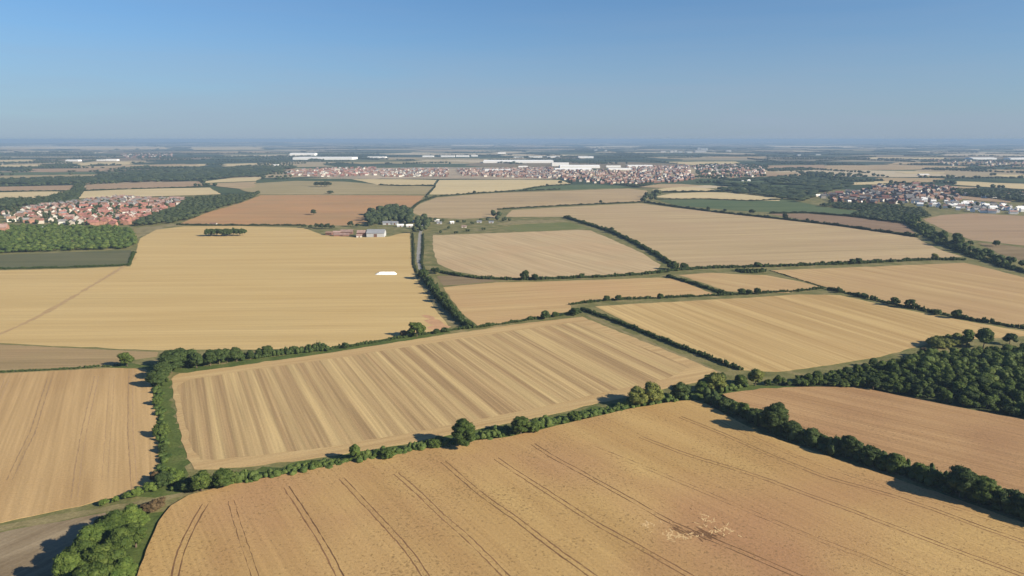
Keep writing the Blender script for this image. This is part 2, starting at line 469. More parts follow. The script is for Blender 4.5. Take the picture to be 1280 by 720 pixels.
for i, t in enumerate(TRAM):
    faint = i in (1, 8, 11)
    for k, s in enumerate((-0.95, 0.95)):
        ribbon('tramline', t, 0.42 if not faint else 0.24, SOIL, 0.706, f1, None, None, 0.07, s, 0.06 if not faint else 0.4, i * 3 + k, 2.0)
# the flattened patch: pale laid swathes and dark hollows
PALE = plain('laid_straw', (0.43, 0.300, 0.150), 0.2, 1.0)
mbp, mbd = MB(), MB()
r2 = random.Random(5)
def blot(mb, px, py, L, W, a, z):
    x, y = G(px, py, 0.7); n = 7; ring = []
    for k in range(n):
        th = 2 * math.pi * k / n; rr = r2.uniform(0.55, 1.15)
        u, v = math.cos(th) * L * rr, math.sin(th) * W * rr
        ring.append((x + u * math.cos(a) - v * math.sin(a), y + u * math.sin(a) + v * math.cos(a), z))
    mb.poly(ring)
for k in range(26):
    u = r2.random(); px, py = 842 + u * 58 + r2.gauss(0, 5), 662 + u * 9 + r2.gauss(0, 2.6)
    blot(mbd, px, py, r2.uniform(0.9, 2.8), r2.uniform(0.25, 0.65), A1 + r2.gauss(0, 0.3), 0.709 + k * 1e-4)
for k in range(26):
    blot(mbd, r2.gauss(880, 55), r2.gauss(660, 12), r2.uniform(0.3, 0.9), r2.uniform(0.12, 0.3), A1 + r2.gauss(0, 0.4), 0.7065 + k * 5e-5)
for k in range(95):
    c = r2.choice([(838, 668, 6, 3), (860, 668, 9, 2.5), (895, 660, 12, 5), (880, 648, 6, 4), (812, 655, 5, 3), (905, 664, 8, 3), (846, 672, 7, 2)])
    blot(mbp, r2.gauss(c[0], c[2]), r2.gauss(c[1], c[3]), r2.uniform(0.5, 1.6), r2.uniform(0.14, 0.32), r2.gauss(1.4, 0.9), 0.716 + k * 1e-4)
for k in range(24):
    u = r2.random(); blot(mbd, 842 + u * 58 + r2.gauss(0, 7), 661 + u * 9 + r2.gauss(0, 4), r2.uniform(0.4, 1.5), r2.uniform(0.1, 0.26), A1 + r2.gauss(0, 0.5), 0.726 + k * 1e-4)
mbd.build('hollow', SOIL, f1); mbp.build('laid_straw', PALE, f1)

# left stubble field
M2 = field_mat('left_stubble', (0.330, 0.215, 0.105), (0.405, 0.275, 0.140), (0.420, 0.290, 0.150), ang((105, 540), (94, 615)), 14, 160, 0.35, 0.65, 70, 0.4, 0.0, 1.6, 2, 0.15)
f2 = field('stubble_field', [(-160, 476), (0, 467), (80, 463), (140, 460), (181, 461), (188, 478), (194, 510), (199, 550), (202, 580), (200, 600), (180, 611), (120, 627), (60, 641), (0, 654), (-160, 690)],
           M2, 'pale stubble field with paired wheel tracks beside the green boundary strip', z=0.12)
SOIL2 = plain('stubble_track', (0.285, 0.188, 0.095), 0.15, 2.0)
for i, t in enumerate([[(164, 462), (163, 500), (163, 540), (166, 580), (168, 612)], [(121, 470), (113, 505), (105, 540), (98, 580), (93, 622)],
                       [(62, 473), (50, 510), (41, 540), (27, 568), (12, 600)], [(8, 475), (-10, 520)], [(140, 470), (136, 530), (131, 600)]]):
    for k, s in enumerate((-0.95, 0.95)):
        ribbon('wheel_track', t, 0.42 if i < 4 else 0.22, SOIL2, 0.128, f2, None, None, 0.08, s, 0.15, 50 + i * 2 + k, 2.0)

# striped stubble
A3 = ang((412, 455), (475, 540))
M3h = field_mat('headland_stubble', (0.365, 0.252, 0.128), (0.430, 0.312, 0.163), (0.340, 0.220, 0.118), ang((430, 570), (640, 530)), 5, 120, 0.35, 0.65, 60, 0.3, 0, 1.6, 3)
M3 = field_mat('striped_stubble', (0.290, 0.195, 0.104), (0.435, 0.320, 0.165), (0.38, 0.27, 0.14), A3, 6.0, 600, 0.40, 0.58, 90, 0.25, 0, 1.5, 4, 0.24, det=4, rgh=0.55, dst=0.3)
f3 = field('stubble_field', [(214, 474), (224, 467), (300, 457), (420, 440), (540, 421), (640, 406), (728, 396), (745, 403), (790, 421), (830, 437), (870, 453), (897, 465), (875, 477), (830, 486), (790, 495),
                             (740, 506), (690, 518), (640, 528), (590, 538), (540, 548), (480, 559), (430, 568), (380, 575), (330, 581), (270, 587), (243, 587), (234, 573), (226, 540), (219, 505)],
           M3h, 'boldly striped stubble field between two hedges', z=0.1, inner=[(222, 482), (240, 474), (310, 463), (420, 448), (540, 429), (640, 414), (718, 403), (745, 412), (790, 429), (830, 445), (862, 460),
            (835, 473), (790, 483), (740, 494), (690, 506), (640, 516), (590, 526), (540, 536), (480, 547), (430, 556), (380, 563), (330, 569), (270, 575), (250, 575), (240, 560), (232, 530), (226, 505)], inner_mat=M3)

# big left field
M4 = field_mat('big_stubble', (0.395, 0.280, 0.130), (0.460, 0.335, 0.165), (0.430, 0.325, 0.165), ang((200, 400), (400, 398)), 16, 420, 0.35, 0.65, 110, 0.4, 0, 2.4, 5, 0.12)
f4 = field('stubble_field', [(-260, 341), (0, 338), (90, 336), (163, 333), (168, 320), (175, 298), (196, 287), (230, 283), (300, 282.5), (380, 285), (405, 294), (445, 297), (485, 296), (500, 292), (512, 291), (513, 310), (514, 330),
                             (519, 345), (531, 365), (545, 388), (560, 407), (560, 411), (530, 416), (495, 421), (440, 431), (410, 434), (330, 437), (250, 437), (203, 438), (100, 434), (0, 429), (-260, 418)],
           M4, 'broad golden stubble field with a white heap on it', z=0.06)
TRK = plain('worn_stubble', (0.35, 0.24, 0.112), 0.12, 4)
ribbon('worn_path', [(170, 322), (150, 336), (120, 354), (80, 378), (40, 400), (0, 418), (-60, 440)], 4.0, TRK, 0.066, f4, None, None, 0.3, 0, 0.1, 3, 5)
PINK = plain('bare_patch', (0.36, 0.215, 0.115), 0.15, 5)
for q, (px, py, L, W) in enumerate([(545, 402, 7, 14), (548, 408, 8, 7), (536, 395, 4, 10)]):
    mbb = MB(); blot(mbb, px, py, W, L, 2.0, 0.063 + q * 0.0015); mbb.build('bare_patch', PINK, f4)

def fm(name, d, l, p, a, **k): return field_mat(name, d, l, p, a, **k)
BR = fm('brown_fallow', (0.225, 0.165, 0.088), (0.285, 0.210, 0.115), (0.30, 0.20, 0.115), 0.05, across=14, patch=40, seed=6)
field('fallow_field', [(-260, 420), (0, 430.5), (100, 435.5), (198, 440), (196, 446), (160, 451), (140, 456), (80, 460), (0, 463), (-260, 474)], BR, 'thin brown fallow strip under the broad golden field')
field('crop_field', [(-260, 322), (0, 319), (80, 316), (164, 313), (166, 320), (161, 331), (80, 333.5), (0, 335.5), (-260, 340)],
      fm('dull_green', (0.085, 0.090, 0.048), (0.115, 0.115, 0.062), (0.13, 0.12, 0.07), 0.02, across=18, seed=7), 'dull green crop field below the left wood', z=0.5)
field('meadow', [(158, 290), (170, 285), (215, 280), (236, 281), (205, 284), (180, 294), (172, 297), (166, 296)], DRYV, 'small dry meadow tucked between wood and golden field')
OR = fm('orange_soil', (0.325, 0.185, 0.095), (0.385, 0.228, 0.115), (0.29, 0.195, 0.105), 0.0, across=30, patch=120, patch_amt=0.7, seed=8, fine=3)
field('ploughed_field', [(222, 280), (262, 265), (300, 254), (326, 244), (400, 243.5), (531, 244.5), (528, 248), (519, 255), (510, 262), (500, 262), (470, 268), (455, 279), (430, 282), (380, 281), (300, 281)], OR, 'orange ploughed field with one lone tree')
OL = fm('olive_pasture', (0.230, 0.190, 0.100), (0.300, 0.245, 0.140), (0.33, 0.265, 0.155), 0.0, across=40, patch=160, seed=9, fine=4)
field('pasture_field', [(322, 243), (300, 237), (320, 229), (370, 226), (430, 227), (480, 231), (543, 233), (534, 243)], OL, 'pale olive pasture behind the orange field')
CR = fm('cream_straw', (0.430, 0.345, 0.205), (0.500, 0.405, 0.245), (0.47, 0.37, 0.22), 0.0, across=40, patch=160, seed=10, fine=4)
TN = fm('tan_straw', (0.320, 0.235, 0.140), (0.385, 0.290, 0.175), (0.29, 0.215, 0.135), 0.12, across=34, patch=140, patch_amt=0.7, seed=11, fine=4)
TN2 = fm('pinkish_straw', (0.270, 0.190, 0.125), (0.330, 0.235, 0.155), (0.30, 0.20, 0.13), 0.05, across=26, patch=140, seed=12, fine=4)
GR = fm('green_ley', (0.060, 0.090, 0.042), (0.085, 0.115, 0.055), (0.10, 0.12, 0.06), 0.1, across=30, patch=140, seed=13, fine=4)
field('straw_field', [(440, 224), (500, 224), (546, 225), (542, 231), (510, 231.5), (472, 231), (455, 227)], CR, 'narrow cream straw field in front of the new housing')
field('straw_field', [(549, 225), (640, 224.5), (700, 225), (714, 230), (690, 231), (655, 236), (600, 241), (565, 243), (537, 243)], CR, 'cream straw field edged by the green ley')
field('green_field', [(642, 238.5), (668, 233), (712, 231), (745, 230.5), (775, 232), (792, 234), (740, 236), (700, 237.5)], GR, 'slim green ley beneath the large housing estate')
field('straw_field', [(513, 266), (524, 255), (546, 247), (600, 242.5), (640, 240.5), (720, 238), (785, 235.5), (808, 238), (814, 246), (803, 252), (720, 256), (640, 260), (622, 262), (620, 272), (575, 273.5), (535, 272)],
      TN, 'dull tan field behind the farm trees')
BIG = fm('broad_tan', (0.325, 0.242, 0.145), (0.400, 0.305, 0.185), (0.35, 0.25, 0.16), ang((850, 320), (1100, 312)), across=16, along=300, patch=120, seed=14, fine=3)
field('stubble_field', [(640, 262.5), (710, 258.5), (800, 254), (842, 259.5), (900, 266), (980, 275), (1050, 283), (1120, 293), (1145, 297), (1160, 305), (1180, 314), (1203, 321), (1160, 323), (1060, 329), (960, 332), (900, 333), (848, 334),
                        (825, 320), (792, 302), (765, 289), (735, 279), (708, 271), (660, 271), (632, 271)], BIG, 'sweeping tan stubble field in the middle distance')
PL = fm('pale_stubble', (0.355, 0.268, 0.165), (0.425, 0.325, 0.205), (0.40, 0.27, 0.165), ang((660, 300), (800, 335)), across=10, along=120, patch=70, seed=15, fine=2.5)
field('stubble_field', [(541, 294), (600, 292), (660, 290), (720, 287.5), (738, 288), (764, 299), (800, 315), (826, 331), (820, 339), (770, 343), (700, 346), (640, 347), (600, 345), (568, 339), (548, 330), (541, 312)], PL, 'pale stubble field beside the straight lane')
field('meadow', [(640, 281.5), (690, 278.5), (712, 278), (736, 285), (690, 288), (650, 289.5), (628, 286)], fm('green_strip', (0.095, 0.115, 0.040), (0.13, 0.14, 0.055), (0.18, 0.17, 0.08), 0.1, across=10, seed=16), 'green strip of grass above the pale stubble')
field('meadow', [(618, 281), (640, 276), (690, 274.5), (706, 275.5), (712, 277.5), (690, 278), (640, 281)], DRYV, 'dry olive strip along the farm hedge')
FB = fm('dark_fallow', (0.170, 0.125, 0.075), (0.210, 0.158, 0.098), (0.24, 0.18, 0.11), 0.2, across=9, patch=40, seed=17)
field('fallow_field', [(546, 345), (575, 344), (624, 351.5), (590, 354.5), (554, 357)], FB, 'small dark brown fallow wedge by the lane hedge')
A18 = ang((600, 370), (800, 360))
field('stubble_field', [(554, 359), (620, 353), (680, 352), (740, 350), (822, 347), (846, 349), (893, 368), (820, 372), (740, 376), (712, 380), (714, 388), (690, 394), (640, 402), (597, 407), (580, 394), (566, 377)],
      fm('small_stubble', (0.370, 0.250, 0.125), (0.430, 0.305, 0.160), (0.40, 0.25, 0.14), A18, across=12, patch=55, seed=18, fine=2), 'small golden stubble field between lane hedge and thin hedges')
field('stubble_field', [(848, 344), (890, 341), (925, 343), (958, 344), (1000, 352), (1030, 360), (985, 366), (945, 366), (908, 364), (880, 354)],
      fm('wedge_stubble', (0.350, 0.240, 0.125), (0.430, 0.310, 0.165), (0.37, 0.24, 0.13), ang((900, 345), (1000, 362)), across=10, seed=19), 'little wedge of stubble in the hedge angle')
M20 = fm('right_stubble', (0.335, 0.225, 0.115), (0.420, 0.300, 0.160), (0.34, 0.22, 0.125), ang((1010, 347), (1280, 402)), across=13, along=400, patch=90, seed=20, fine=2)
field('stubble_field', [(962, 338), (1100, 333), (1205, 328.5), (1230, 334), (1280, 347), (1420, 380), (1420, 440), (1280, 408), (1200, 395), (1120, 379), (1040, 361), (1000, 350)], M20, 'streaked golden field running off past the wooded lane')
M21 = fm('centre_stubble', (0.345, 0.235, 0.110), (0.450, 0.325, 0.160), (0.37, 0.25, 0.125), ang((780, 387), (935, 455)), across=11, along=420, lo=0.4, hi=0.6, patch=90, seed=21, fine=2)
field('stubble_field', [(744, 383), (790, 380), (850, 377), (920, 373), (1000, 368), (1050, 369), (1120, 385), (1200, 400), (1255, 410), (1290, 416), (1280, 420), (1210, 424), (1160, 430), (1100, 446), (1040, 456), (970, 465), (930, 463), (895, 450), (830, 424), (780, 401)],
      M21, 'golden streaked stubble field above the wood')
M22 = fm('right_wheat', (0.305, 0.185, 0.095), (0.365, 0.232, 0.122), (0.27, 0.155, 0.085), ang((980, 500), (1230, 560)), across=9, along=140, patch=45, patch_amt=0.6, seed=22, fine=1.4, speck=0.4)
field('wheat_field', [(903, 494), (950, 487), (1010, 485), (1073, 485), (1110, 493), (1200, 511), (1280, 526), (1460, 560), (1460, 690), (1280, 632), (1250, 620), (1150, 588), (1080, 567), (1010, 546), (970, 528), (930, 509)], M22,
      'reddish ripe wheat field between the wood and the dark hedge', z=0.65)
FL = fm('rough_fallow', (0.150, 0.110, 0.070), (0.235, 0.185, 0.125), (0.27, 0.215, 0.15), ang((20, 690), (100, 655)), across=5, along=40, patch=22, patch_amt=0.6, seed=23, fine=1.4)
field('fallow_field', [(-160, 712), (0, 666), (50, 656), (100, 647), (132, 641), (134, 650), (112, 668), (88, 690), (66, 722), (30, 800), (10, 900), (-200, 900)], FL, 'greyish rough fallow beside the near tree clump')
field('stubble_field', [(1154, 274), (1175, 269), (1215, 266.5), (1280, 270), (1450, 279), (1450, 335), (1300, 309), (1260, 305), (1215, 300), (1185, 290)], TN2, 'pinkish tan field right of the wooded lane')
field('fallow_field', [(1222, 303), (1262, 307), (1320, 316), (1320, 338), (1284, 328), (1250, 318)], FB, 'dark fallow corner by the wooded lane')
field('fallow_field', [(962, 267.5), (1010, 267), (1060, 271), (1110, 277), (1132, 280), (1144, 292), (1090, 287), (1020, 278)],
      fm('brown_strip', (0.170, 0.115, 0.080), (0.230, 0.160, 0.110), (0.25, 0.17, 0.12), ang((980, 272), (1130, 288)), across=12, seed=24), 'long brown strip below the green pasture')
field('green_field', [(822, 250), (880, 249), (940, 251), (985, 249), (1020, 257), (1078, 264), (1062, 270), (1000, 266.5), (930, 264), (880, 260), (845, 257)], GR, 'broad green pasture with a small copse')
field('straw_field', [(818, 246), (838, 242), (880, 240), (915, 241), (976, 248), (974, 251), (930, 250.5), (890, 248), (845, 248.5)], CR, 'bright cream straw field above the green pasture')
field('straw_field', [(814, 237), (850, 233.5), (880, 235), (902, 238.5), (875, 240), (838, 239.5)], CR, 'small cream strip of straw behind the bright cream field')
field('straw_field', [(798, 234), (825, 230), (852, 230), (880, 232), (860, 233), (830, 235)], TN, 'thin tan strip by the estate edge')
field('straw_field', [(-160, 242.5), (0, 240.5), (60, 239), (86, 240), (60, 246), (0, 250.5), (-160, 256)], CR, 'cream straw field behind the left village edge')
field('straw_field', [(-160, 236), (0, 233.5), (92, 231.5), (86, 238.5), (0, 239), (-160, 241)], TN2, 'pinkish strip beyond the cream field at far left')
field('straw_field', [(105, 239), (180, 236), (262, 234.5), (276, 242.5), (240, 244), (200, 245), (160, 246), (130, 247), (99, 248)], CR, 'bright cream straw field above the red roofed village')
field('straw_field', [(108, 231), (180, 228), (248, 226.5), (256, 232), (200, 235), (107, 237.5)], TN2, 'pinkish tan field with white specks beyond the village')
field('straw_field', [(252, 227), (290, 222.5), (330, 221), (320, 226), (258, 228.5)], CR, 'short cream field left of the estate')
field('straw_field', [(256, 229.5), (320, 227), (318, 234), (300, 236), (276, 233.5)], TN, 'short tan field below the short cream field')
# far strips
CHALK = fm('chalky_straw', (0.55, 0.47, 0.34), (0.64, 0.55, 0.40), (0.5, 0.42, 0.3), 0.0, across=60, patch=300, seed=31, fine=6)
k = 0
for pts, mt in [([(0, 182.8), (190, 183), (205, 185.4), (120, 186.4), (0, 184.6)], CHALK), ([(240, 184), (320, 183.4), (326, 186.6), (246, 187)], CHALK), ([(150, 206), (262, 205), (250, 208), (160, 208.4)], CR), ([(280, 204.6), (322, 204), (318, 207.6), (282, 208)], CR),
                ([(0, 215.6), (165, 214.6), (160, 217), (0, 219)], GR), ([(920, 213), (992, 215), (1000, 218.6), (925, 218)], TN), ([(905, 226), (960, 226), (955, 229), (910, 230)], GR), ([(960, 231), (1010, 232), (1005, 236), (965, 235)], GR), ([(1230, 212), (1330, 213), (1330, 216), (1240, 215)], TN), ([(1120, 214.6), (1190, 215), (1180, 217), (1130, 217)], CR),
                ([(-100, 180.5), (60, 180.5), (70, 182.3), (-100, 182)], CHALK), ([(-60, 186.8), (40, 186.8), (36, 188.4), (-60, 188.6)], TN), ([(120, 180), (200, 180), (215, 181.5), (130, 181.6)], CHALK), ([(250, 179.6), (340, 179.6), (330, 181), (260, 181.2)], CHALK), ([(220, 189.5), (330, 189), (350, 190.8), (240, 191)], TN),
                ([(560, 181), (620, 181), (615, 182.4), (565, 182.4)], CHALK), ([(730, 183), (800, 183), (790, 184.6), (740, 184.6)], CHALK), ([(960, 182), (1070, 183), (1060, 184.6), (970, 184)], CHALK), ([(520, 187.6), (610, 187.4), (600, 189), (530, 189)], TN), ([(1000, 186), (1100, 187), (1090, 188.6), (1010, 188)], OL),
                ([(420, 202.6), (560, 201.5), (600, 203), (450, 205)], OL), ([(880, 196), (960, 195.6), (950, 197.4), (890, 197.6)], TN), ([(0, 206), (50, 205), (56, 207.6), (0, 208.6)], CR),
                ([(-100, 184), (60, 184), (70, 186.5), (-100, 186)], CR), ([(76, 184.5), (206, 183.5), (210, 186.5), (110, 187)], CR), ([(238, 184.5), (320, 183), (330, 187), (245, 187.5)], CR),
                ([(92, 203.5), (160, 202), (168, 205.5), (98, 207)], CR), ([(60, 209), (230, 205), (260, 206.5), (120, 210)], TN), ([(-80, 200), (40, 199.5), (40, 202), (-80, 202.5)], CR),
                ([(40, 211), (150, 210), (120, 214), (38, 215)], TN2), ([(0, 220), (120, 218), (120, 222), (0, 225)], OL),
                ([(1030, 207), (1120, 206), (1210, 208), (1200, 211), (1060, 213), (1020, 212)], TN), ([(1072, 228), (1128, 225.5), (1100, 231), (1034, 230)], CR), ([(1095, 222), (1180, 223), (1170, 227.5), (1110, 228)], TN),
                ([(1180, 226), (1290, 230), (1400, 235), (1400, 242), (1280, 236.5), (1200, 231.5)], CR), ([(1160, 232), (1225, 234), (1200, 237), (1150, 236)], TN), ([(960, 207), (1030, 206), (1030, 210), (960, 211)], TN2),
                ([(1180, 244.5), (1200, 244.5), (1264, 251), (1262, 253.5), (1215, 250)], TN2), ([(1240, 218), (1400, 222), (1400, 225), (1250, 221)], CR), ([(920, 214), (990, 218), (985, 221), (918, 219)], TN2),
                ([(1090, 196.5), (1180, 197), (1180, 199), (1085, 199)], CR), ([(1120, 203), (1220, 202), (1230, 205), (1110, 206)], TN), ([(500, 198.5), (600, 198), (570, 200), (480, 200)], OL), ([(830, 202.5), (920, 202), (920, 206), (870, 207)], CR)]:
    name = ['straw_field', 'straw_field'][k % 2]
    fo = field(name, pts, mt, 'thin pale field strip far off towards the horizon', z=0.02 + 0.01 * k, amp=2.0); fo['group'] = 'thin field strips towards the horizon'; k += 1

# lane, tracks and verges
ASPH = plain('old_asphalt', (0.21, 0.20, 0.18), 0.15, 3.0)
DIRT = plain('track_dirt', (0.25, 0.19, 0.12), 0.2, 3.0)
ribbon('lane_road', [(531, 268), (528, 285), (525, 292), (524, 305), (523, 322), (525, 335), (534, 348), (548, 368), (565, 387), (582, 402), (594, 409)], 4.0, ASPH, 0.016, None, 'narrow grey lane curving down from the farm', 'structure', 0.1)
ribbon('farm_track', [(-150, 690), (0, 660), (60, 648.5), (130, 637), (190, 627), (215, 621), (260, 611), (330, 600)], 3.6, DRYV, 0.03, None, 'grassy farm track between near fields', 'structure', 0.3)
ribbon('farm_track', [(735, 394), (760, 406), (800, 423), (850, 444), (890, 461), (905, 470)], 3.0, DRYV, 0.012, None, 'pale grassy track beside the straight diagonal hedge', 'structure', 0.2)
ribbon('green_verge', [(196, 478), (200, 505), (206, 535), (213, 565), (216, 590), (212, 608), (190, 622)], 11, GREENV, 0.008, None, 'green weedy strip between left field and striped field', 'structure', 0.7)
ribbon('green_verge', [(212, 612), (260, 607), (330, 595), (400, 582), (480, 568), (560, 554), (640, 540), (720, 523), (800, 506), (870, 495), (920, 485)], 13, GREENV, 0.004, None, 'green verge along the near hedge', 'structure', 0.6)
ribbon('green_verge', [(200, 640), (190, 660), (165, 690), (150, 720), (120, 800)], 14, GREENV, 0.010, None, 'green bank around the near tree clump', 'structure', 0.6)
ribbon('green_verge', [(140, 458), (200, 460), (250, 462), (330, 450), (420, 438), (500, 424), (560, 414)], 9, GREENV, 0.006, None, 'green verge below the far tree row', 'structure', 0.6)
ribbon('green_verge', [(516, 345), (527, 360), (545, 385), (566, 408)], 8, DRYV, 0.010, None, 'olive verge beside the lane hedge', 'structure', 0.4)
ribbon('green_verge', [(860, 500), (890, 492), (930, 486), (980, 483), (1060, 482)], 8, GREENV, 0.011, None, 'green verge at the wood corner', 'structure', 0.6)

# ================================================================== HEDGES
hedge([(222, 612), (250, 609), (300, 602), (400, 583), (480, 569), (560, 555), (640, 540), (720, 523), (800, 506), (870, 494), (925, 484)], 5.6, 2.4, 'scrubby green hedge bordering the near wheat field', 'weedy', 1, var=0.6, gap=0.05, per=16)
hedge([(203, 600), (206, 570), (205, 545), (201, 515), (196, 485)], 3.6, 1.7, 'weedy low hedge between left stubble and striped field', 'weedy', 2, var=0.7, gap=0.3)
hedge([(198, 482), (206, 468), (216, 460), (280, 452), (350, 443), (408, 437)], 4.6, 3.2, 'thick dark hedge at the corner of the golden field', 'dark', 3, var=0.4)
hedge([(-160, 474), (0, 465.5), (80, 461.5), (150, 457)], 1.6, 0.9, 'thin dark ditch hedge above the left stubble', 'dark', 4)
hedge([(408, 437), (450, 431.5), (500, 422.5), (560, 413.5), (600, 409), (640, 403.5), (680, 397.5), (725, 391)], 2.6, 1.5, 'low hedge on the upper edge of the striped field', 'dark', 5, var=0.7)
hedge([(527, 343), (536, 354), (548, 371), (560, 385), (572, 398), (586, 409)], 5.0, 3.6, 'bushy dark hedge along the bending lane', 'dark', 6, var=0.5)
hedge([(728, 387), (760, 398.5), (800, 414), (850, 434), (900, 453), (926, 463)], 2.8, 2.2, 'straight clipped hedge running diagonally to the wood corner', 'dark', 7, var=0.25)
hedge([(714, 381), (760, 375.5), (830, 372.5), (900, 369.5), (950, 367), (1000, 364), (1030, 360.5)], 2.4, 1.6, 'thin hedge along the top of the centre field', 'dark', 8, var=0.6)
hedge([(1036, 362), (1060, 367), (1100, 377), (1150, 387.5), (1200, 398), (1280, 411), (1420, 438)], 2.8, 2.0, 'straggling hedge between the two streaked golden fields', 'dark', 9, var=0.8, gap=0.1)
hedge([(834, 346), (870, 356), (900, 366), (914, 369)], 3.0, 2.2, 'short diagonal hedge by the wedge of stubble', 'dark', 10)
hedge([(540, 338), (570, 344.5), (600, 348.5), (650, 350), (700, 348.5), (760, 346), (800, 343.5), (836, 340)], 3.4, 2.2, 'dark hedge under the pale stubble field', 'dark', 11, var=0.5)
hedge([(836, 339), (880, 335.5), (960, 333.5), (1060, 330), (1160, 325), (1206, 325)], 4.0, 2.4, 'long level hedge under the sweeping tan field', 'dark', 12, var=0.4)
hedge([(922, 339), (935, 341), (955, 340)], 5, 3, 'dark rounded thicket below the level hedge', 'dark', 13)
hedge([(706, 272), (735, 280.5), (765, 290.5), (795, 304.5), (825, 321.5), (846, 335)], 4.0, 2.8, 'curving hedge between pale and sweeping tan fields', 'dark', 14, var=0.5)
hedge([(512, 264), (524, 253.5), (545, 246), (600, 241.5), (640, 239.5), (700, 237)], 3.2, 2.2, 'wavy thin hedge behind the farm', 'far', 15, var=0.6)
hedge([(534, 244), (544, 233.5)], 3, 2.2, 'short hedge between pasture and cream straw', 'far', 16)
hedge([(474, 231.5), (500, 232.5), (544, 232)], 4, 2.6, 'little hedge at the front of the narrow cream field', 'far', 17)
hedge([(622, 262), (700, 257.5), (803, 252.8)], 3.2, 2.0, 'thin straight hedge along the back of the sweeping field', 'far', 18)
hedge([(806, 253), (842, 258.5), (900, 266), (980, 274.5), (1050, 282.5), (1120, 292.5), (1146, 296.5)], 4.0, 2.6, 'long hedge falling beside the brown strip', 'far', 19, var=0.5)
hedge([(887, 502), (915, 514), (945, 527), (985, 545), (1030, 560), (1090, 579), (1150, 598), (1210, 620), (1280, 645), (1440, 705)], 7.5, 5.2, 'tall overgrown dark hedge along the right side of the near wheat', 'dark', 20, var=0.3, per=22)
hedge([(962, 338), (1000, 350), (1036, 361)], 1.2, 0.7, 'faint ditch line by the wedge of stubble', 'dark', 21)
hedge([(222, 281), (260, 282), (300, 282), (376, 282)], 3.0, 2.0, 'dark hedge under the orange field', 'far', 22)
hedge([(-160, 341), (0, 336.5), (90, 334.5), (161, 332), (167, 316)], 2.6, 1.6, 'neat low hedge around the dull green crop', 'dark', 23)
hedge([(516, 292), (517, 310), (517, 330), (521, 341)], 1.8, 1.3, 'thin hedge on the lane side of the golden field', 'far', 24)
hedge([(529, 293), (529, 310), (527, 328), (531, 340)], 1.8, 1.5, 'thin hedge between lane and pale stubble', 'far', 25)
hedge([(820, 249.5), (880, 249), (940, 251.3), (978, 249.5)], 3, 1.8, 'hedge between cream straw and green pasture', 'far', 26)
hedge([(815, 241), (845, 240.5), (905, 240)], 5, 3.2, 'hedge behind the bright cream straw', 'far', 27)
hedge([(-160, 241.5), (0, 239.8), (90, 239)], 4, 2.4, 'hedge dividing the two far left straw fields', 'far', 28)
hedge([(105, 238.3), (200, 235.6), (262, 233.5)], 4, 2.4, 'hedge behind the bright cream village field', 'far', 29)
hedge([(655, 237.5), (680, 233), (712, 231)], 4, 2.4, 'hedge on the green ley boundary', 'far', 30)
hedge([(962, 267), (1010, 266.5), (1060, 270.5), (1110, 276.5), (1134, 279)], 4, 2.6, 'hedge between green pasture and brown strip', 'far', 31)

# ================================================================== TREES
G_near = 'trees in the near left clump'
for px, py, h, mt in [(162, 668, 36, 'bright'), (140, 680, 40, 'mid'), (170, 684, 32, 'mid'), (122, 697, 42, 'bright'), (150, 706, 44, 'mid'), (104, 716, 42, 'mid'),
                      (132, 728, 48, 'mid'), (92, 738, 45, 'bright'), (118, 752, 48, 'mid'), (152, 738, 38, 'bright'), (80, 770, 45, 'mid'), (176, 662, 24, 'bright'), (130, 672, 28, 'mid')]:
    tree(px, py, h, 'fine', mt, 'leafy tree in the clump at the bottom left by the fallow', G_near, wf=1.0)
tree(196, 637, 15, 'bush', 'brown', 'brown withered bush on the bank above the near clump', None, 'bush', 1.2)
tree(185, 640, 13, 'bush', 'brown', 'smaller brown bush beside the withered bush', None, 'bush', 1.1)
tree(195, 601, 12, 'bush', 'brown', 'rust brown bush at the corner of the left stubble', None, 'bush', 1.0)
tree(206, 607, 20, 'bush', 'dark', 'dark bush at the field corner near the rust bush', None, 'bush', 1.0)
tree(252, 614, 26, 'round', 'mid', 'light round tree at the left end of the near hedge', None, wf=1.1)
tree(280, 609, 24, 'round', 'mid', 'second round tree from the left in the near hedge', None, wf=1.15)
tree(236, 612, 17, 'bush', 'dark', 'dark bush between corner and light round tree', None, 'bush', 1.0)
for px, py, h in [(172, 620, 11), (160, 623, 9), (188, 614, 12), (130, 631, 8), (145, 627, 7), (220, 604, 18), (212, 596, 14)]:
    tree(px, py, h, 'bush', 'bright', 'low green bush on the corner below the left stubble', 'bushes below the left stubble', 'bush', 1.1)
tree(201, 546, 17, 'bush', 'mid', 'round bush halfway along the green boundary strip', None, 'bush', 0.9)
tree(205, 566, 12, 'bush', 'dark', 'small dark bush in the green boundary strip', None, 'bush', 0.9)
tree(197, 506, 12, 'bush', 'mid', 'bush near the top of the green boundary strip', None, 'bush', 0.9)
# far-left row
tree(159, 458, 20, 'round', 'mid', 'lone round tree left of the tree row by the golden field', None, wf=1.0)
for px, py, h, w in [(196, 484, 22, 1.1), (204, 474, 24, 1.1), (214, 466, 26, 1.1), (212, 458, 24, 1), (226, 460, 26, 1), (238, 457, 24, 1), (246, 460, 22, 1), (226, 452, 20, 1),
                     (263, 457, 22, 1), (274, 455, 22, .9), (284, 453, 20, .9), (296, 452, 20, 1), (313, 449, 13, 1), (324, 446, 12, 1)]:
    tree(px, py, h, 'round', 'dark', 'dark tree in the row at the golden field corner', 'trees in the row by the golden field corner', wf=w)
tree(334, 445, 15, 'round', 'dark', 'small tree poking above the hedge right of the tree row', None)
tree(368, 441, 10, 'bush', 'dark', 'bush in the thick hedge past the small poking tree', None, 'bush', 1.1)
tree(402, 438, 10, 'bush', 'dark', 'bush at the right end of the thick hedge', None, 'bush', 1.1)
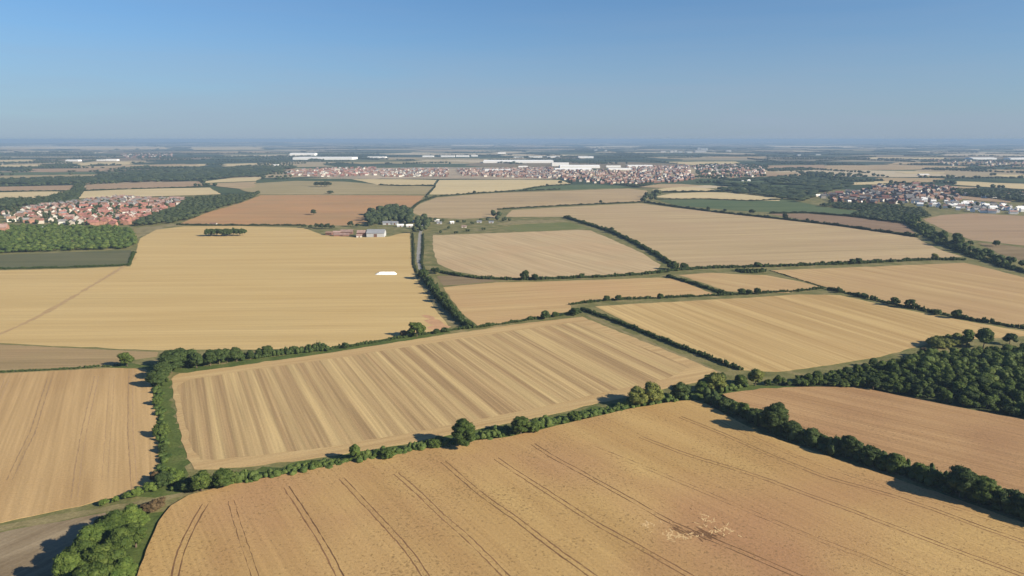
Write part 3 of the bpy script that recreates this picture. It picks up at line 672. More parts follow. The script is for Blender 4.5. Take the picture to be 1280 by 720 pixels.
tree(432, 435, 8, 'bush', 'dark', 'solitary bush on the thin hedge of the golden field', None, 'bush', 1.1)
tree(521, 421, 22, 'wide', 'mid', 'spreading grey green tree at the bottom corner of the golden field', None, wf=0.95)
tree(505, 420, 9, 'bush', 'brown', 'brown bush beside the spreading grey green tree', None, 'bush', 1.1)
for px, py, h in [(545, 417, 7), (556, 415, 7)]:
    tree(px, py, h, 'bush', 'dark', 'low bush right of the spreading tree', 'bushes right of the spreading tree', 'bush', 1.1)
# top edge of the striped field
tree(681, 399, 13, 'bush', 'dark', 'rounded bush on the hedge above the striped field', None, 'bush', 0.9)
tree(718, 394, 12, 'bush', 'dark', 'bush at the gateway where three hedges meet', None, 'bush', 0.9)
tree(694, 396, 8, 'bush', 'mid', 'small bush between rounded bush and gateway', None, 'bush', 1.0)
# near hedge
tree(580, 559, 35, 'fine', 'mid', 'tallest green tree standing in the near hedge', None, wf=1.2)
tree(651, 543, 25, 'fine', 'mid', 'dark round tree right of the tallest hedge tree', None, wf=1.1)
tree(666, 540, 16, 'bush', 'mid', 'bush hugging the dark round tree', None, 'bush', 1.0)
tree(444, 576, 23, 'fine', 'bright', 'narrow light green tree in the near hedge', None, wf=0.8)
tree(483, 573, 14, 'bush', 'mid', 'bush in the near hedge right of the narrow tree', None, 'bush', 1.1)
tree(393, 585, 11, 'bush', 'mid', 'bush in the near hedge left of the narrow tree', None, 'bush', 1.1)
tree(543, 560, 13, 'bush', 'mid', 'bush in the near hedge left of the tallest tree', None, 'bush', 1.1)
tree(718, 525, 12, 'bush', 'mid', 'bush in the middle of the near hedge', None, 'bush', 1.1)
tree(797, 508, 26, 'round', 'yellow', 'yellowish tree beside its taller twin in the near hedge', None, wf=1.1)
tree(816, 505, 29, 'round', 'yellow', 'taller of two yellowish trees in the near hedge', None, wf=1.1)
tree(851, 498, 23, 'round', 'dark', 'dark round tree between yellowish trees', None, wf=1.1)
tree(879, 492, 20, 'round', 'bright', 'light tree close to the wheat field tip', None, wf=1.1)
tree(893, 491, 29, 'round', 'yellow', 'yellow green tree at the wheat field tip', None, wf=1.05)
tree(925, 484, 18, 'round', 'mid', 'green tree between yellow green tree and the wood', None, wf=1.1)
tree(944, 482, 24, 'round', 'yellow', 'pale yellow tree at the wood corner', None, wf=0.95)
tree(900, 477, 13, 'bush', 'dark', 'dark bush behind the yellow green tree', None, 'bush', 1)
# tall dark hedge on the right
rw0 = random.Random(12)
for px, py, h, w in [(905, 512, 16, 1.2), (925, 520, 20, 1.2), (945, 528, 20, 1.2), (990, 548, 24, 1.1), (1012, 556, 22, 1.1), (1035, 562, 18, 1.1),
                     (1085, 579, 24, 1.1), (1105, 586, 20, 1.1), (1150, 600, 22, 1.1), (1172, 608, 20, 1.1), (1255, 638, 30, 1.1), (1282, 648, 32, 1.1), (1320, 662, 34, 1.1)]:
    tree(px, py, h, rw0.choice(['round', 'fine', 'wide']), rw0.choice(['dark', 'dark', 'mid']), 'tree merged into the tall overgrown hedge', 'trees in the tall overgrown hedge', wf=w)
tree(966, 541, 40, 'fine', 'dark', 'big domed dark tree in the tall overgrown hedge', None, wf=0.9)
tree(1062, 572, 30, 'fine', 'dark', 'rounded dark tree midway along the tall overgrown hedge', None, wf=0.95)
tree(1118, 590, 26, 'round', 'mid', 'lighter tree in the tall overgrown hedge', None, wf=1.0)
tree(1200, 622, 42, 'fine', 'dark', 'large dark tree topping the tall hedge at the right', None, wf=1.05)
tree(1226, 630, 38, 'fine', 'mid', 'greyer tree beside the large dark hedge tree', None, wf=1.0)
# far masses of trees: woods, belts and hedgerows too far to count
def mass(name, label, P3, R3, per, leafs, seed, mat='far', coreset=ICO0):
    rg = np.random.default_rng(seed)
    V, Fs = clumps(np.array(P3), np.array(R3), per, np.array(leafs), rg, None, 0.85, -0.1, coreset)
    V[:, 2] = np.maximum(V[:, 2], -0.3)
    o = link(name, mesh_np(name, V, Fs, [LEAF[mat]])); return tag(o, label, 'wood', None, 'stuff')

fp = [f for f in FIELDPX]
boxes = [(min(p[0] for p in f), max(p[0] for p in f), min(p[1] for p in f), max(p[1] for p in f)) for f in fp]
def on_field(px, py):
    return any(b[0] <= px <= b[1] and b[2] <= py <= b[3] and inside((px, py), f) for f, b in zip(fp, boxes))

def wood_px(poly, mind, hlo, hhi, seed, label, mat='far', n=4000, per=16):
    rr = random.Random(seed); pts = scatter(poly, n, mind, rr, 60000)
    P3, R3, L = [], [], []
    for x, y in pts:
        if not seed == 1 and on_field(*PX(x, y)): continue
        h = rr.uniform(hlo, hhi); r = mind * rr.uniform(0.6, 0.85)
        P3.append((x, y, h * 0.55)); R3.append((r, r, h * 0.47)); L.append(max(0.7, math.hypot(x, y) * 0.0009))
    return mass('woodland', label, P3, R3, per, L, seed, mat)


def mass_spots(spots, label, seed, mat='far', per=16):
    """spots: (x, y, height) of trees standing close together."""
    rr = random.Random(seed); P3, R3, L = [], [], []
    for x, y, h in spots:
        for q in range(2):
            r = h * rr.uniform(0.32, 0.5)
            P3.append((x + rr.gauss(0, h * .22), y + rr.gauss(0, h * .22), h * rr.uniform(0.42, 0.62))); R3.append((r, r, h * 0.38)); L.append(max(0.5, math.hypot(x, y) * 0.00085))
    return mass('woodland', label, P3, R3, per, L, seed, mat, ICO1)
def spots_px(lst, seed):
    rr = random.Random(seed); out = []
    for px, py, h in lst:
        x, y = G(px, py); out.append((x, y, h * depth(x, y) / F * 0.9))
    return out

# wood on the right
WOOD = [(956, 482), (990, 478), (1040, 470), (1100, 459), (1150, 450), (1200, 443), (1260, 438), (1300, 438), (1420, 444), (1440, 560), (1280, 523), (1200, 508), (1130, 494), (1075, 485), (1010, 484)]
def inside(p, poly):
    x, y = p; c = False; n = len(poly)
    for i in range(n):
        x1, y1 = poly[i]; x2, y2 = poly[(i + 1) % n]
        if (y1 > y) != (y2 > y) and x < (x2 - x1) * (y - y1) / (y2 - y1) + x1: c = not c
    return c
def scatter(poly, n, mind, rr, tries=40000):
    g = [G(*p) for p in poly]; xs = [p[0] for p in g]; ys = [p[1] for p in g]; out = []
    cellm = {}
    for _ in range(tries):
        if len(out) >= n: break
        p = (rr.uniform(min(xs), max(xs)), rr.uniform(min(ys), max(ys)))
        if not inside(p, g): continue
        cx, cy = int(p[0] // mind), int(p[1] // mind)
        if any((p[0] - q[0]) ** 2 + (p[1] - q[1]) ** 2 < mind * mind for i in (-1, 0, 1) for j in (-1, 0, 1) for q in cellm.get((cx + i, cy + j), [])): continue
        cellm.setdefault((cx, cy), []).append(p); out.append(p)
    return out
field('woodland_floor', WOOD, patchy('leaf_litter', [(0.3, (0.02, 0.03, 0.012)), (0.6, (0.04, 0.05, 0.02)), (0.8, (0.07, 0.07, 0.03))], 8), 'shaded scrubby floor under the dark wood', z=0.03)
rw = random.Random(3)
wood = scatter(WOOD, 520, 4.5, rw); wood.sort(key=lambda p: math.hypot(*p)); inner_wood = []
for i, (x, y) in enumerate(wood):
    px, py = PX(x, y)
    lit = py > 462 and px > 1130
    mt = rw.choice(['dark', 'mid', 'mid'] if not lit else ['dark', 'mid', 'mid', 'weedy', 'weedy', 'bright', 'dark'])
    h = (rw.uniform(4.5, 7.0) if rw.random() < 0.7 else rw.uniform(2.8, 4.5)) * (0.75 if px < 1080 else 1.0)
    if px > 1310 or i > 175: inner_wood.append((x, y, h)); continue
    tree(px, py, 0, rw.choice(['fine', 'fine', 'round', 'wide']), mt, 'tree crowded into the front of the dark wood', 'trees crowded into the dark wood', wf=rw.uniform(0.85, 1.25), hm=h)
for x, y in scatter(WOOD, 520, 4.2, random.Random(8)):
    inner_wood.append((x, y, rw.uniform(2.5, 4.2)))
mass_spots(inner_wood, 'dark crowded interior and undergrowth of the wood at the right', 61, 'mid', 44)
tree(1208, 434, 27, 'tall', 'bright', 'slim light green poplar at the back of the dark wood', None, wf=1.3)
tree(1229, 435, 29, 'round', 'mid', 'tall rounded tree beside the slim poplar', None, wf=0.85)
tree(1262, 431, 17, 'round', 'dark', 'small tree right of the tall rounded tree', None, wf=0.95)
tree(1153, 446, 14, 'bush', 'brown', 'tiny brownish tree on the edge of the dark wood', None, wf=0.7)
tree(1091, 459, 13, 'round', 'dark', 'tiny tree on the left edge of the dark wood', None, wf=0.9)
for px, py in [(1166, 433), (1176, 431), (1186, 430), (1197, 428), (1181, 434), (1171, 436), (1200, 432), (1191, 433)]:
    tree(px, py, 13, 'bush', 'yellow', 'yellow green scrub beside the slim poplar', 'yellow green scrub by the poplar', 'bush', 1.2)
# hedgerow trees further off
for px, py, h, lab in [(1118, 382, 13, 'left one of two round hedge trees on the straggling hedge'), (1137, 385, 14, 'wider right one of two round hedge trees on the straggling hedge'), (1195, 398, 13, 'single round tree further right on the straggling hedge'),
                       (1049, 366, 7, 'tiny bush near the start of the straggling hedge'), (1072, 371, 7, 'second tiny bush on the straggling hedge'), (1171, 394, 8, 'thin little tree on the straggling hedge'), (1080, 372, 7, 'third tiny bush on the straggling hedge')]:
    tree(px, py, h, 'wide' if h > 12 else 'bush', 'dark', lab, None, wf=1.0, name='tree' if h > 7.5 else 'bush')
for px, py, h, lab in [(927, 368, 9, 'left of three bushes above the centre field'), (936, 368, 8, 'middle of three bushes above the centre field'), (947, 367.5, 9, 'right of three bushes above the centre field'),
                       (758, 376, 8, 'bush on the left of the centre field hedge'), (773, 375.5, 8, 'wiry bush on the centre field hedge'), (825, 373, 7, 'lone bush midway on the centre field hedge')]:
    tree(px, py, h, 'bush', 'dark', lab, None, 'bush', 1.0)
for px, py, h, lab in [(656, 350, 14, 'round tree on the hedge under the pale stubble'), (669, 350, 9, 'bush right of the round tree under the pale stubble'), (727, 347.5, 7, 'small bush further along the pale stubble hedge'),
                       (840, 337, 13, 'dark tree where the curving hedge meets the level hedge'), (855, 336, 9, 'bush just right of the hedge meeting point'), (947, 334, 8, 'bush on the level hedge above the thicket'),
                       (1028, 331, 6, 'small bush on the level hedge'), (1048, 330.5, 6, 'next small bush along the level hedge'), (1065, 330, 8, 'wide bush on the level hedge'), (1073, 329.5, 8, 'bush touching the wide level hedge bush'), (1168, 325, 10, 'olive tree near the right end of the level hedge')]:
    tree(px, py, h, 'wide' if h > 9 else 'bush', 'yellow' if 'olive' in lab else 'dark', lab, None, 'tree' if h > 9 else 'bush', 1.0)
for px, py, h, lab in [(711, 274, 6, 'small tree at the top of the curving hedge'), (729, 280, 5, 'tiny tree on the curving hedge'), (764, 291, 8, 'tree on the bend of the curving hedge'), (751, 254.5, 5, 'small tree on the straight back hedge')]:
    tree(px, py, h, 'round', 'far', lab, None, wf=1.1)
GL = 'trees crowding the lane hedge'
for px, py, h in [(530, 349, 16), (537, 356, 13), (545, 368, 13), (553, 378, 16), (560, 386, 14), (567, 394, 11), (575, 401, 10), (586, 409, 9)]:
    tree(px, py, h, 'wide', 'dark', 'dark tree crowding the bending lane hedge', GL, wf=0.85)
tree(546, 342, 9, 'bush', 'dark', 'bush at the corner where lane and pale stubble meet', None, 'bush', 1)
# wooded lane at the right
WL = [(1132, 272), (1145, 283), (1155, 290), (1165, 298), (1180, 305), (1200, 313), (1222, 320), (1250, 330), (1280, 338), (1330, 350)]
wl = path_pts(WL, 9)
ws = []
for q in wl:
    for _ in range(2): ws.append((q[0] + rw.gauss(4, 6), q[1] + rw.gauss(0, 5), rw.uniform(5, 8.5)))
mass_spots(ws, 'trees massed along the wooded lane by the pinkish field', 62, 'dark', 30)
tree(1196, 308, 19, 'round', 'dark', 'tallest dark tree in the wooded lane', None, wf=1.0)
tree(1178, 301, 15, 'wide', 'dark', 'broad tree left of the tallest wooded lane tree', None, wf=1.0)
tree(1245, 308, 9, 'round', 'dark', 'lone tree out in the pinkish field', None, wf=1.1)
tree(1213, 306, 6, 'bush', 'dark', 'low bush between wooded lane and lone tree', None, 'bush', 1.1)
hedge([(1118, 270), (1130, 276), (1150, 289), (1175, 304), (1215, 320), (1260, 335), (1290, 342), (1340, 355)], 7, 3, 'thick undergrowth of the wooded lane', 'dark', 33, var=0.4)
# mid distance singles
tree(392, 268.5, 8, 'round', 'far', 'lone dark tree in the orange field', None, wf=1.0)
tree(413, 242, 4.5, 'bush', 'far', 'dark bush on the olive pasture edge', None, 'bush', 1.8)
for px in (396, 401, 406, 411):
    tree(px, 233.5, 8, 'wide', 'far', 'tree in the grey green copse on the olive pasture', 'grey green copse trees', wf=1.0)
for px, py, h, lab in [(593, 242.5, 5, 'tiny tree on the wavy hedge behind the farm'), (533, 248.5, 5, 'tiny tree where the wavy hedge bends'), (700, 230.5, 6, 'left small tree on the green ley boundary'), (713, 230, 6, 'right small tree on the green ley boundary'), (684, 233, 4, 'tiny bush on the green ley boundary')]:
    tree(px, py, h, 'wide', 'far', lab, None, wf=1.0)
for px, py, h, lab in [(885, 262.5, 5, 'left tree along the lower edge of the green pasture'), (906, 265, 5, 'second tree along the lower edge of the green pasture'), (940, 268, 8, 'bushy tree along the lower edge of the green pasture'), (981, 273, 8, 'dark tree at the left end of the brown strip'),
                       (1009, 277, 5, 'first small tree under the brown strip'), (1015, 278, 4, 'second small tree under the brown strip'), (1030, 280, 4, 'third small tree under the brown strip'), (1133, 294, 6, 'small tree at the right end of the brown strip')]:
    tree(px, py, h, 'wide', 'far', lab, None, wf=1.0)
for px in range(260, 308, 4):
    tree(px + rw.uniform(-1, 1), 295 + rw.uniform(-.8, .3), 11, 'wide', 'dark', 'dark tree in the little copse on the golden field', 'copse on the golden field', wf=0.95)
FARMT = [(380, 285, 6), (388, 286, 6), (396, 285, 7), (402, 286, 8), (409, 286, 8), (416, 286, 6), (438, 283, 8), (447, 284, 6), (470, 281, 6), (462, 283, 6)]
for px, py, h in FARMT:
    tree(px, py, h, 'wide', 'far', 'tree in the row behind the brick farm buildings', 'trees behind the farm buildings', wf=1.0)
mass_spots(spots_px([(px + rw.uniform(-2, 2), 264 + j * 3 + abs(px - 492) * 0.2 + rw.uniform(-1, 1), 12) for px in range(464, 516, 4) for j in range(5)], 1), 'farm wood above the white barns', 63)
mass_spots(spots_px([(524, 279, 11), (529, 276, 11), (535, 279, 11), (522, 286, 11), (528, 290, 11), (534, 288, 11), (537, 284, 11), (530, 283, 11), (525, 283, 11), (519, 291, 11), (532, 281, 11)], 2), 'dark block of trees right of the white barns', 64)
mass_spots(spots_px([(545, 277, 6), (552, 278, 6), (572, 279, 5), (580, 279, 5), (590, 281, 5), (600, 277, 5), (610, 276, 5), (616, 268, 8), (620, 272, 10), (623, 276, 9), (630, 277, 7), (637, 276.5, 6), (560, 287, 5), (585, 290, 5), (605, 288, 5), (550, 292, 5), (570, 292.5, 5)], 3), 'loose trees around the scattered sheds right of the farm', 65)
mass_spots(spots_px([(806, 250, 8), (812, 248, 8), (818, 247, 8), (809, 246, 8), (815, 251, 8), (824, 244, 8), (804, 253, 8), (820, 243, 8)], 4), 'dark knot of trees at the tip of the cream field', 66)

wood_px([(-200, 285), (0, 284), (60, 284), (110, 285), (158, 287), (168, 296), (169, 306), (160, 311), (80, 313.5), (0, 316.5), (-200, 321)], 6.0, 3, 7.0, 1, 'bright green plantation wood at the left above the dull green crop', 'weedy', 3500, 22)
wood_px([(-200, 259), (0, 252), (60, 249), (90, 241), (96, 232), (106, 231), (96, 249), (90, 256), (40, 257), (0, 261), (-200, 270)], 8.5, 6, 10, 2, 'dark tree belt behind the left village')
wood_px([(222, 262), (232, 250), (262, 248), (300, 245), (325, 242), (310, 251), (270, 262), (240, 274), (215, 279), (168, 283), (175, 277), (200, 268)], 8.0, 5, 9, 3, 'dark woodland between village and orange field')
wood_px([(-100, 233), (0, 231), (110, 230), (250, 225), (330, 220), (330, 216), (200, 220), (0, 226), (-100, 228)], 27, 7, 11, 4, 'long dark tree belt across the far left')
wood_px([(120, 218), (200, 213), (300, 210), (370, 210), (330, 218), (220, 222)], 34, 8, 12, 5, 'blue green wood far beyond the cream fields')
wood_px([(1000, 262), (1040, 255), (1080, 256), (1120, 259), (1150, 262), (1160, 272), (1130, 279), (1085, 276), (1060, 266)], 9, 3.5, 6.5, 6, 'dark wood below the white walled village')
wood_px([(900, 238), (960, 236), (1020, 240), (1010, 250), (1005, 256), (960, 247)], 21, 6, 10, 7, 'dark trees between cream field and right village')
wood_px([(905, 225), (1000, 222), (1070, 232), (1030, 240), (960, 235), (900, 232)], 34, 6, 10, 8, 'broken wood behind the right village')
wood_px([(1190, 239), (1290, 241), (1400, 250), (1400, 262), (1280, 253), (1200, 246)], 9, 6, 10, 9, 'dark trees above the white bungalow row')
wood_px([(1017, 257.5), (1030, 258), (1050, 260.5), (1048, 263.5), (1025, 262)], 8, 5, 8, 10, 'small copse inside the green pasture')
wood_px([(740, 231), (800, 232), (815, 230), (800, 234), (760, 233)], 11, 5, 8, 11, 'thin tree line along the estate front')

# hedgerow trees scattered over the far country, none on the pale far fields
rr = random.Random(21); P3, R3, LL = [], [], []
for _ in range(620):
    d = 1900 * (14 ** rr.random())
    a = rr.uniform(-0.78, 0.78)
    x, y = d * math.sin(a), d * math.cos(a)
    th = rr.choice([0.35, 0.35, 1.9]) + rr.gauss(0, 0.25); L = rr.uniform(150, 700)
    big = rr.random() < 0.10
    st = 9 + d * 0.0016
    for k in range(int(L / st)):
        qx, qy = x + math.cos(th) * k * st + rr.gauss(0, 2), y + math.sin(th) * k * st + rr.gauss(0, 2)
        for j in range(4 if big else 1):
            ax, ay = qx + (rr.gauss(0, 40) if big else 0), qy + (rr.gauss(0, 40) if big else 0)
            if ay < 900: continue
            px, py = PX(ax, ay)
            if py < EYE + 2 or py > 262 or on_field(px, py): continue
            if 365 < px < 870 and 205 < py < 231: continue
            if ay < 1750 and -1250 < ax < 1500: continue
            h = rr.uniform(5, 11); r = st * rr.uniform(0.4, 0.7)
            P3.append((ax, ay, h * 0.45)); R3.append((r, r, h * 0.55)); LL.append(max(2.0, d * 0.0009))
mass('treeline', 'far hedgerow trees and small woods scattered to the horizon', P3, R3, 5, LL, 5)
print('far clumps', len(P3), 'trees', len(TREES))

# ================================================================== BUILDINGS
ROOF = {'red': plain('red_tile', (0.235, 0.110, 0.090), 0.3, 3), 'pink': plain('faded_tile', (0.275, 0.190, 0.165), 0.25, 3), 'grey': plain('grey_slate', (0.17, 0.165, 0.165), 0.25, 3),
        'brown': plain('brown_tile', (0.20, 0.125, 0.09), 0.25, 3), 'white': plain('white_roof', (0.74, 0.74, 0.73), 0.08, 5), 'steel': plain('steel_roof', (0.21, 0.22, 0.24), 0.12, 5)}
WALL = {'brick': plain('red_brick', (0.29, 0.155, 0.11), 0.2, 2), 'cream': plain('cream_render', (0.46, 0.41, 0.35), 0.1, 2), 'white': plain('white_wall', (0.78, 0.77, 0.75), 0.06, 2), 'pale': plain('pale_render', (0.50, 0.48, 0.44), 0.15, 2),
        'clad': plain('grey_cladding', (0.38, 0.39, 0.40), 0.1, 6), 'dark': plain('dark_brick', (0.16, 0.085, 0.065), 0.2, 2)}
GLASS = plain('window_glass', (0.04, 0.05, 0.06), 0.2, 2, 0.2, 0.5)

def wall_me(w, d, h, rise):
    mb = MB()
    x, y = w / 2, d / 2
    mb.faces([(-x, -y, 0), (x, -y, 0), (x, y, 0), (-x, y, 0), (-x, -y, h), (x, -y, h), (x, y, h), (-x, y, h), (-x, 0, h + rise), (x, 0, h + rise)],
             [(0, 1, 5, 4), (2, 3, 7, 6), (1, 2, 6, 9, 5), (3, 0, 4, 8, 7)])
    return mb
def roof_mb(w, d, h, rise, ov=0.35, th=0.2):
    mb = MB(); x, y = w / 2 + ov, d / 2 + ov; k = rise / (d / 2) * ov
    for s in (-1, 1):
        a = [(-x, s * y, h - k + .02), (x, s * y, h - k + .02), (x, 0, h + rise + .02), (-x, 0, h + rise + .02)]
        b_ = [(p[0], p[1], p[2] + th) for p in a]
        mb.faces(a + b_, [(0, 1, 2, 3), (7, 6, 5, 4), (0, 4, 5, 1), (1, 5, 6, 2), (3, 2, 6, 7), (0, 3, 7, 4)])
    return mb
def to_me(mb, name, mats):
    o = mb.build(name, mats); me = o.data; bpy.data.objects.remove(o); return me

HSZ = [(9, 7.5, 4.8, 2.6), (11, 7, 4.6, 2.8), (7.5, 7, 4.8, 2.6), (13, 7.5, 4.9, 2.7)]
HW = [to_me(wall_me(*s), 'wall', WALL['brick']) for s in HSZ]
HR = [to_me(roof_mb(*s), 'roof', ROOF['red']) for s in HSZ]
def chim(s):
    mb = MB(); x = s[0] * 0.3; z0, z1 = s[2] + s[3] - 0.5, s[2] + s[3] + 1.1
    mb.faces([(x + i, j, z) for z in (z0, z1) for i, j in ((-.35, -.35), (.35, -.35), (.35, .35), (-.35, .35))], [(4, 5, 6, 7), (0, 1, 5, 4), (1, 2, 6, 5), (2, 3, 7, 6), (3, 0, 4, 7)])
    return mb
HC = [to_me(chim(s), 'chimney', WALL['dark']) for s in HSZ]
def setm(o, m):
    o.material_slots[0].link = 'OBJECT'; o.material_slots[0].material = m
NH = [0]
def house(x, y, rot, roof, wall, label, group, sc=1.0):
    k = rnd.randrange(len(HSZ))
    e = link('house', None); e.location = (x, y, 0); e.rotation_euler = (0, 0, rot); e.scale = (sc,) * 3
    tag(e, label, 'house', group)
    w = link('wall', HW[k], e); setm(w, WALL[wall]); r = link('roof', HR[k], e); setm(r, ROOF[roof])
    link('chimney', HC[k], r)
    NH[0] += 1
def village(poly, n, mind, style, grp, seed, base, sc=1.0):
    rr = random.Random(seed)
    for x, y in scatter(poly, n, mind, rr, 60000):
        px, py = PX(x, y); roof, wall = style(px, py, rr)
        names = {'red': 'red roofed', 'pink': 'faded pink roofed', 'grey': 'grey roofed', 'brown': 'brown roofed', 'white': 'white roofed'}
        street = base + math.pi / 2 * rr.randrange(2) + 0.25 * math.sin(x * 0.015) + rr.gauss(0, 0.1)
        house(x, y, street, roof, wall, f"{names[roof]} house with {wall if wall != 'clad' else 'grey'} walls {grp[0]}", f"{names[roof]} {wall} walled {grp[1]}", sc * rr.uniform(0.9, 1.15))
def st_left(px, py, r):
    if px > 100 and py > 257: return (r.choice(['red', 'red', 'red', 'red', 'pink']), r.choice(['brick', 'brick', 'brick', 'pale']))
    if px > 100: return (r.choice(['brown', 'pink', 'grey']), 'brick')
    return (r.choice(['pink', 'grey', 'brown', 'red']), r.choice(['cream', 'brick', 'pale']))
village([(4, 268), (50, 262), (100, 259), (160, 258.5), (222, 257.5), (206, 265), (176, 276), (160, 283), (110, 282), (60, 280), (14, 277)], 160, 10.5, st_left, ('in the left village behind the wood', 'houses of the left village'), 4, 0.3, 0.92)
house(*G(4, 291), 0.3, 'pink', 'brick', 'pink roofed house poking from the left plantation wood', None, 1.6)
def st_right(px, py, r):
    if py > 250 and px > 1140: return (r.choice(['white', 'white', 'grey']), 'white')
    return (r.choice(['brown', 'grey', 'grey', 'brown', 'red']), r.choice(['pale', 'brick', 'cream', 'brick']))
village([(1018, 246), (1060, 241), (1100, 233), (1150, 231), (1170, 243), (1186, 252), (1140, 256), (1090, 256), (1040, 252)], 84, 15, st_right, ('in the right village by the dark wood', 'houses of the right village'), 5, -0.2, 1.1)
village([(1146, 253), (1200, 254), (1290, 260), (1290, 269), (1240, 268), (1190, 262), (1150, 258)], 66, 10, lambda a, b_, r: (r.choice(['white', 'white', 'grey', 'pink']), 'white'), ('in the bungalow row above the pinkish field', 'bungalows above the pinkish field'), 15, -0.2, 0.85)
print('houses', NH[0])
LEFTBACK = [(20, 265), (50, 258), (100, 253), (145, 247), (190, 249.5), (232, 250), (224, 257), (160, 258), (100, 258.5), (50, 261.5)]
# trees among village houses
def garden_trees(poly, n, seed, label):
    rr = random.Random(seed); P3, R3, L = [], [], []
    for x, y in scatter(poly, n, 12, rr):
        h = rr.uniform(4, 9); r = rr.uniform(2.5, 5); P3.append((x, y, h * .5)); R3.append((r, r, h * .5)); L.append(1.1)
    mass('woodland', label, P3, R3, 10, L, seed)
garden_trees([(0, 262), (50, 257), (100, 254), (125, 256), (115, 270), (110, 283), (14, 279)], 230, 6, 'garden trees between the left village houses')
garden_trees([(120, 252), (220, 251), (200, 266), (160, 282), (115, 282)], 120, 9, 'few garden trees among the red roofs')
garden_trees([(1018, 246), (1100, 231), (1160, 232), (1200, 255), (1290, 262), (1290, 270), (1140, 260), (1040, 254)], 120, 7, 'garden trees between the right village houses')

# the distant estates: too many and too far to count
def estate(name, polys, seed, label, n, mind):
    rr = random.Random(seed); mw, mr = MB(), MB()
    for poly in polys:
        for x, y in scatter(poly, n, mind, rr, 50000):
            a = 0.3 + math.pi / 2 * rr.randrange(2) + rr.gauss(0, .15); c, s = math.cos(a), math.sin(a)
            w, d, h, ri = rr.uniform(7, 12), rr.uniform(6, 8.5), rr.uniform(4, 5.2), rr.uniform(2, 2.8)
            px, py = PX(x, y)
            rm = rr.choice([2, 2, 3, 3, 3, 4, 4]) if not (390 < px < 470 or 745 < px < 785) else rr.choice([1, 1, 2, 2, 3, 4])
            wm = 0 if rr.random() < 0.35 else 5
            def T(p): return (x + p[0] * c - p[1] * s, y + p[0] * s + p[1] * c, p[2] - 0.3)
            W, Rf = wall_me(w, d, h, ri), roof_mb(w, d, h, ri)
            mw.faces([T(p) for p in W.v], W.f, wm); mw.faces([T(p) for p in Rf.v], Rf.f, rm)
    o = mw.build(name, [WALL['pale'] if seed != 9 else WALL['cream'], ROOF['red'] if seed != 9 else ROOF['pink'], ROOF['pink'], ROOF['grey'], ROOF['brown'], WALL['dark']])
    tag(o, label, 'houses', None, 'stuff')
BARE = fm('building_site', (0.30, 0.235, 0.175), (0.40, 0.32, 0.24), (0.22, 0.19, 0.15), 0.1, across=30, patch=120, patch_amt=0.8, seed=30, fine=4)
field('bare_ground', [(380, 213), (460, 210), (560, 209), (680, 209), (740, 212), (720, 217), (690, 224), (560, 223.5), (430, 223), (380, 220)], BARE, 'bare earth and streets of the new estate', z=-0.3)
estate('housing_estate', [[(1045, 245), (1080, 238), (1165, 232), (1215, 240), (1200, 252), (1100, 256), (1040, 252)]], 17, 'hazy houses filling the right village', 170, 13)
estate('housing_estate', [LEFTBACK], 12, 'hazy back rows of the left village', 150, 12)
estate('housing_estate', [[(355, 214), (420, 210), (470, 210), (470, 219), (420, 221), (360, 220)], [(470, 212), (560, 211), (560, 221), (480, 221)]], 8, 'distant red roofed estate left of the building site', 230, 20)
estate('housing_estate', [[(570, 212), (690, 210), (690, 222), (640, 222), (580, 220)], [(640, 214), (740, 213), (800, 215), (815, 222), (800, 231), (750, 230), (720, 227), (690, 223), (640, 222)]], 9, 'distant mixed housing estate below the white warehouses', 330, 19)
estate('housing_estate', [[(800, 216), (860, 214), (868, 224), (840, 228), (800, 229)], [(865, 208), (910, 206), (950, 208), (960, 220), (930, 222), (880, 221)], [(780, 210), (860, 207), (862, 214), (800, 215)]], 10, 'distant pinkish suburb right of the warehouses', 200, 24)
estate('housing_estate', [[(150, 193), (215, 191), (215, 196), (160, 198)], [(1160, 199), (1280, 203), (1280, 209), (1190, 207)]], 11, 'faint towns near the horizon', 120, 60)
estate('housing_estate', [[(1255, 242), (1330, 243), (1330, 249), (1262, 247)]], 14, 'blue grey houses at the right edge above bungalows', 40, 14)

def box_mb(w, d, h, z0=0.0):
    mb = MB(); x, y = w / 2, d / 2
    mb.faces([(-x, -y, z0), (x, -y, z0), (x, y, z0), (-x, y, z0), (-x, -y, h), (x, -y, h), (x, y, h), (-x, y, h)], [(0, 1, 5, 4), (1, 2, 6, 5), (2, 3, 7, 6), (3, 0, 4, 7)])
    return mb
def warehouse(x0, x1, ytop, ybase, label, rot=0.0, dratio=0.45, name='warehouse', cat='warehouse', wall='white', roof='white', hmax=16, group=None):
    xa, ya = G(x0, ybase); xb, yb = G(x1, ybase); k = metres((x0 + x1) / 2, ybase)
    w = max(8, xb - xa); hh = (ybase - ytop) * k
    h = min(hmax, max(5, hh * 0.7)); d = min(max(20, w * dratio), 220)
    e = link(name, None); e.location = ((xa + xb) / 2, (ya + yb) / 2 + d / 2, -0.6); e.rotation_euler = (0, 0, rot)
    tag(e, label, cat, group)
    mbw = box_mb(w, d, h)
    mbw.build('wall', WALL[wall], e)
    # shallow pitched bays
    mr = MB(); nb = max(1, int(d / 45)); dd = d / nb
    for i in range(nb):
        y0 = -d / 2 + i * dd; ym, y1 = y0 + dd / 2, y0 + dd; rz = h + dd * 0.05
        X = w / 2 + 0.4
        mr.faces([(-X, y0, h + .05), (X, y0, h + .05), (X, ym, rz), (-X, ym, rz), (X, y1, h + .05), (-X, y1, h + .05)], [(0, 1, 2, 3), (3, 2, 4, 5), (1, 4, 2), (5, 0, 3)])
    mr.build('roof', ROOF[roof], e)
    return e
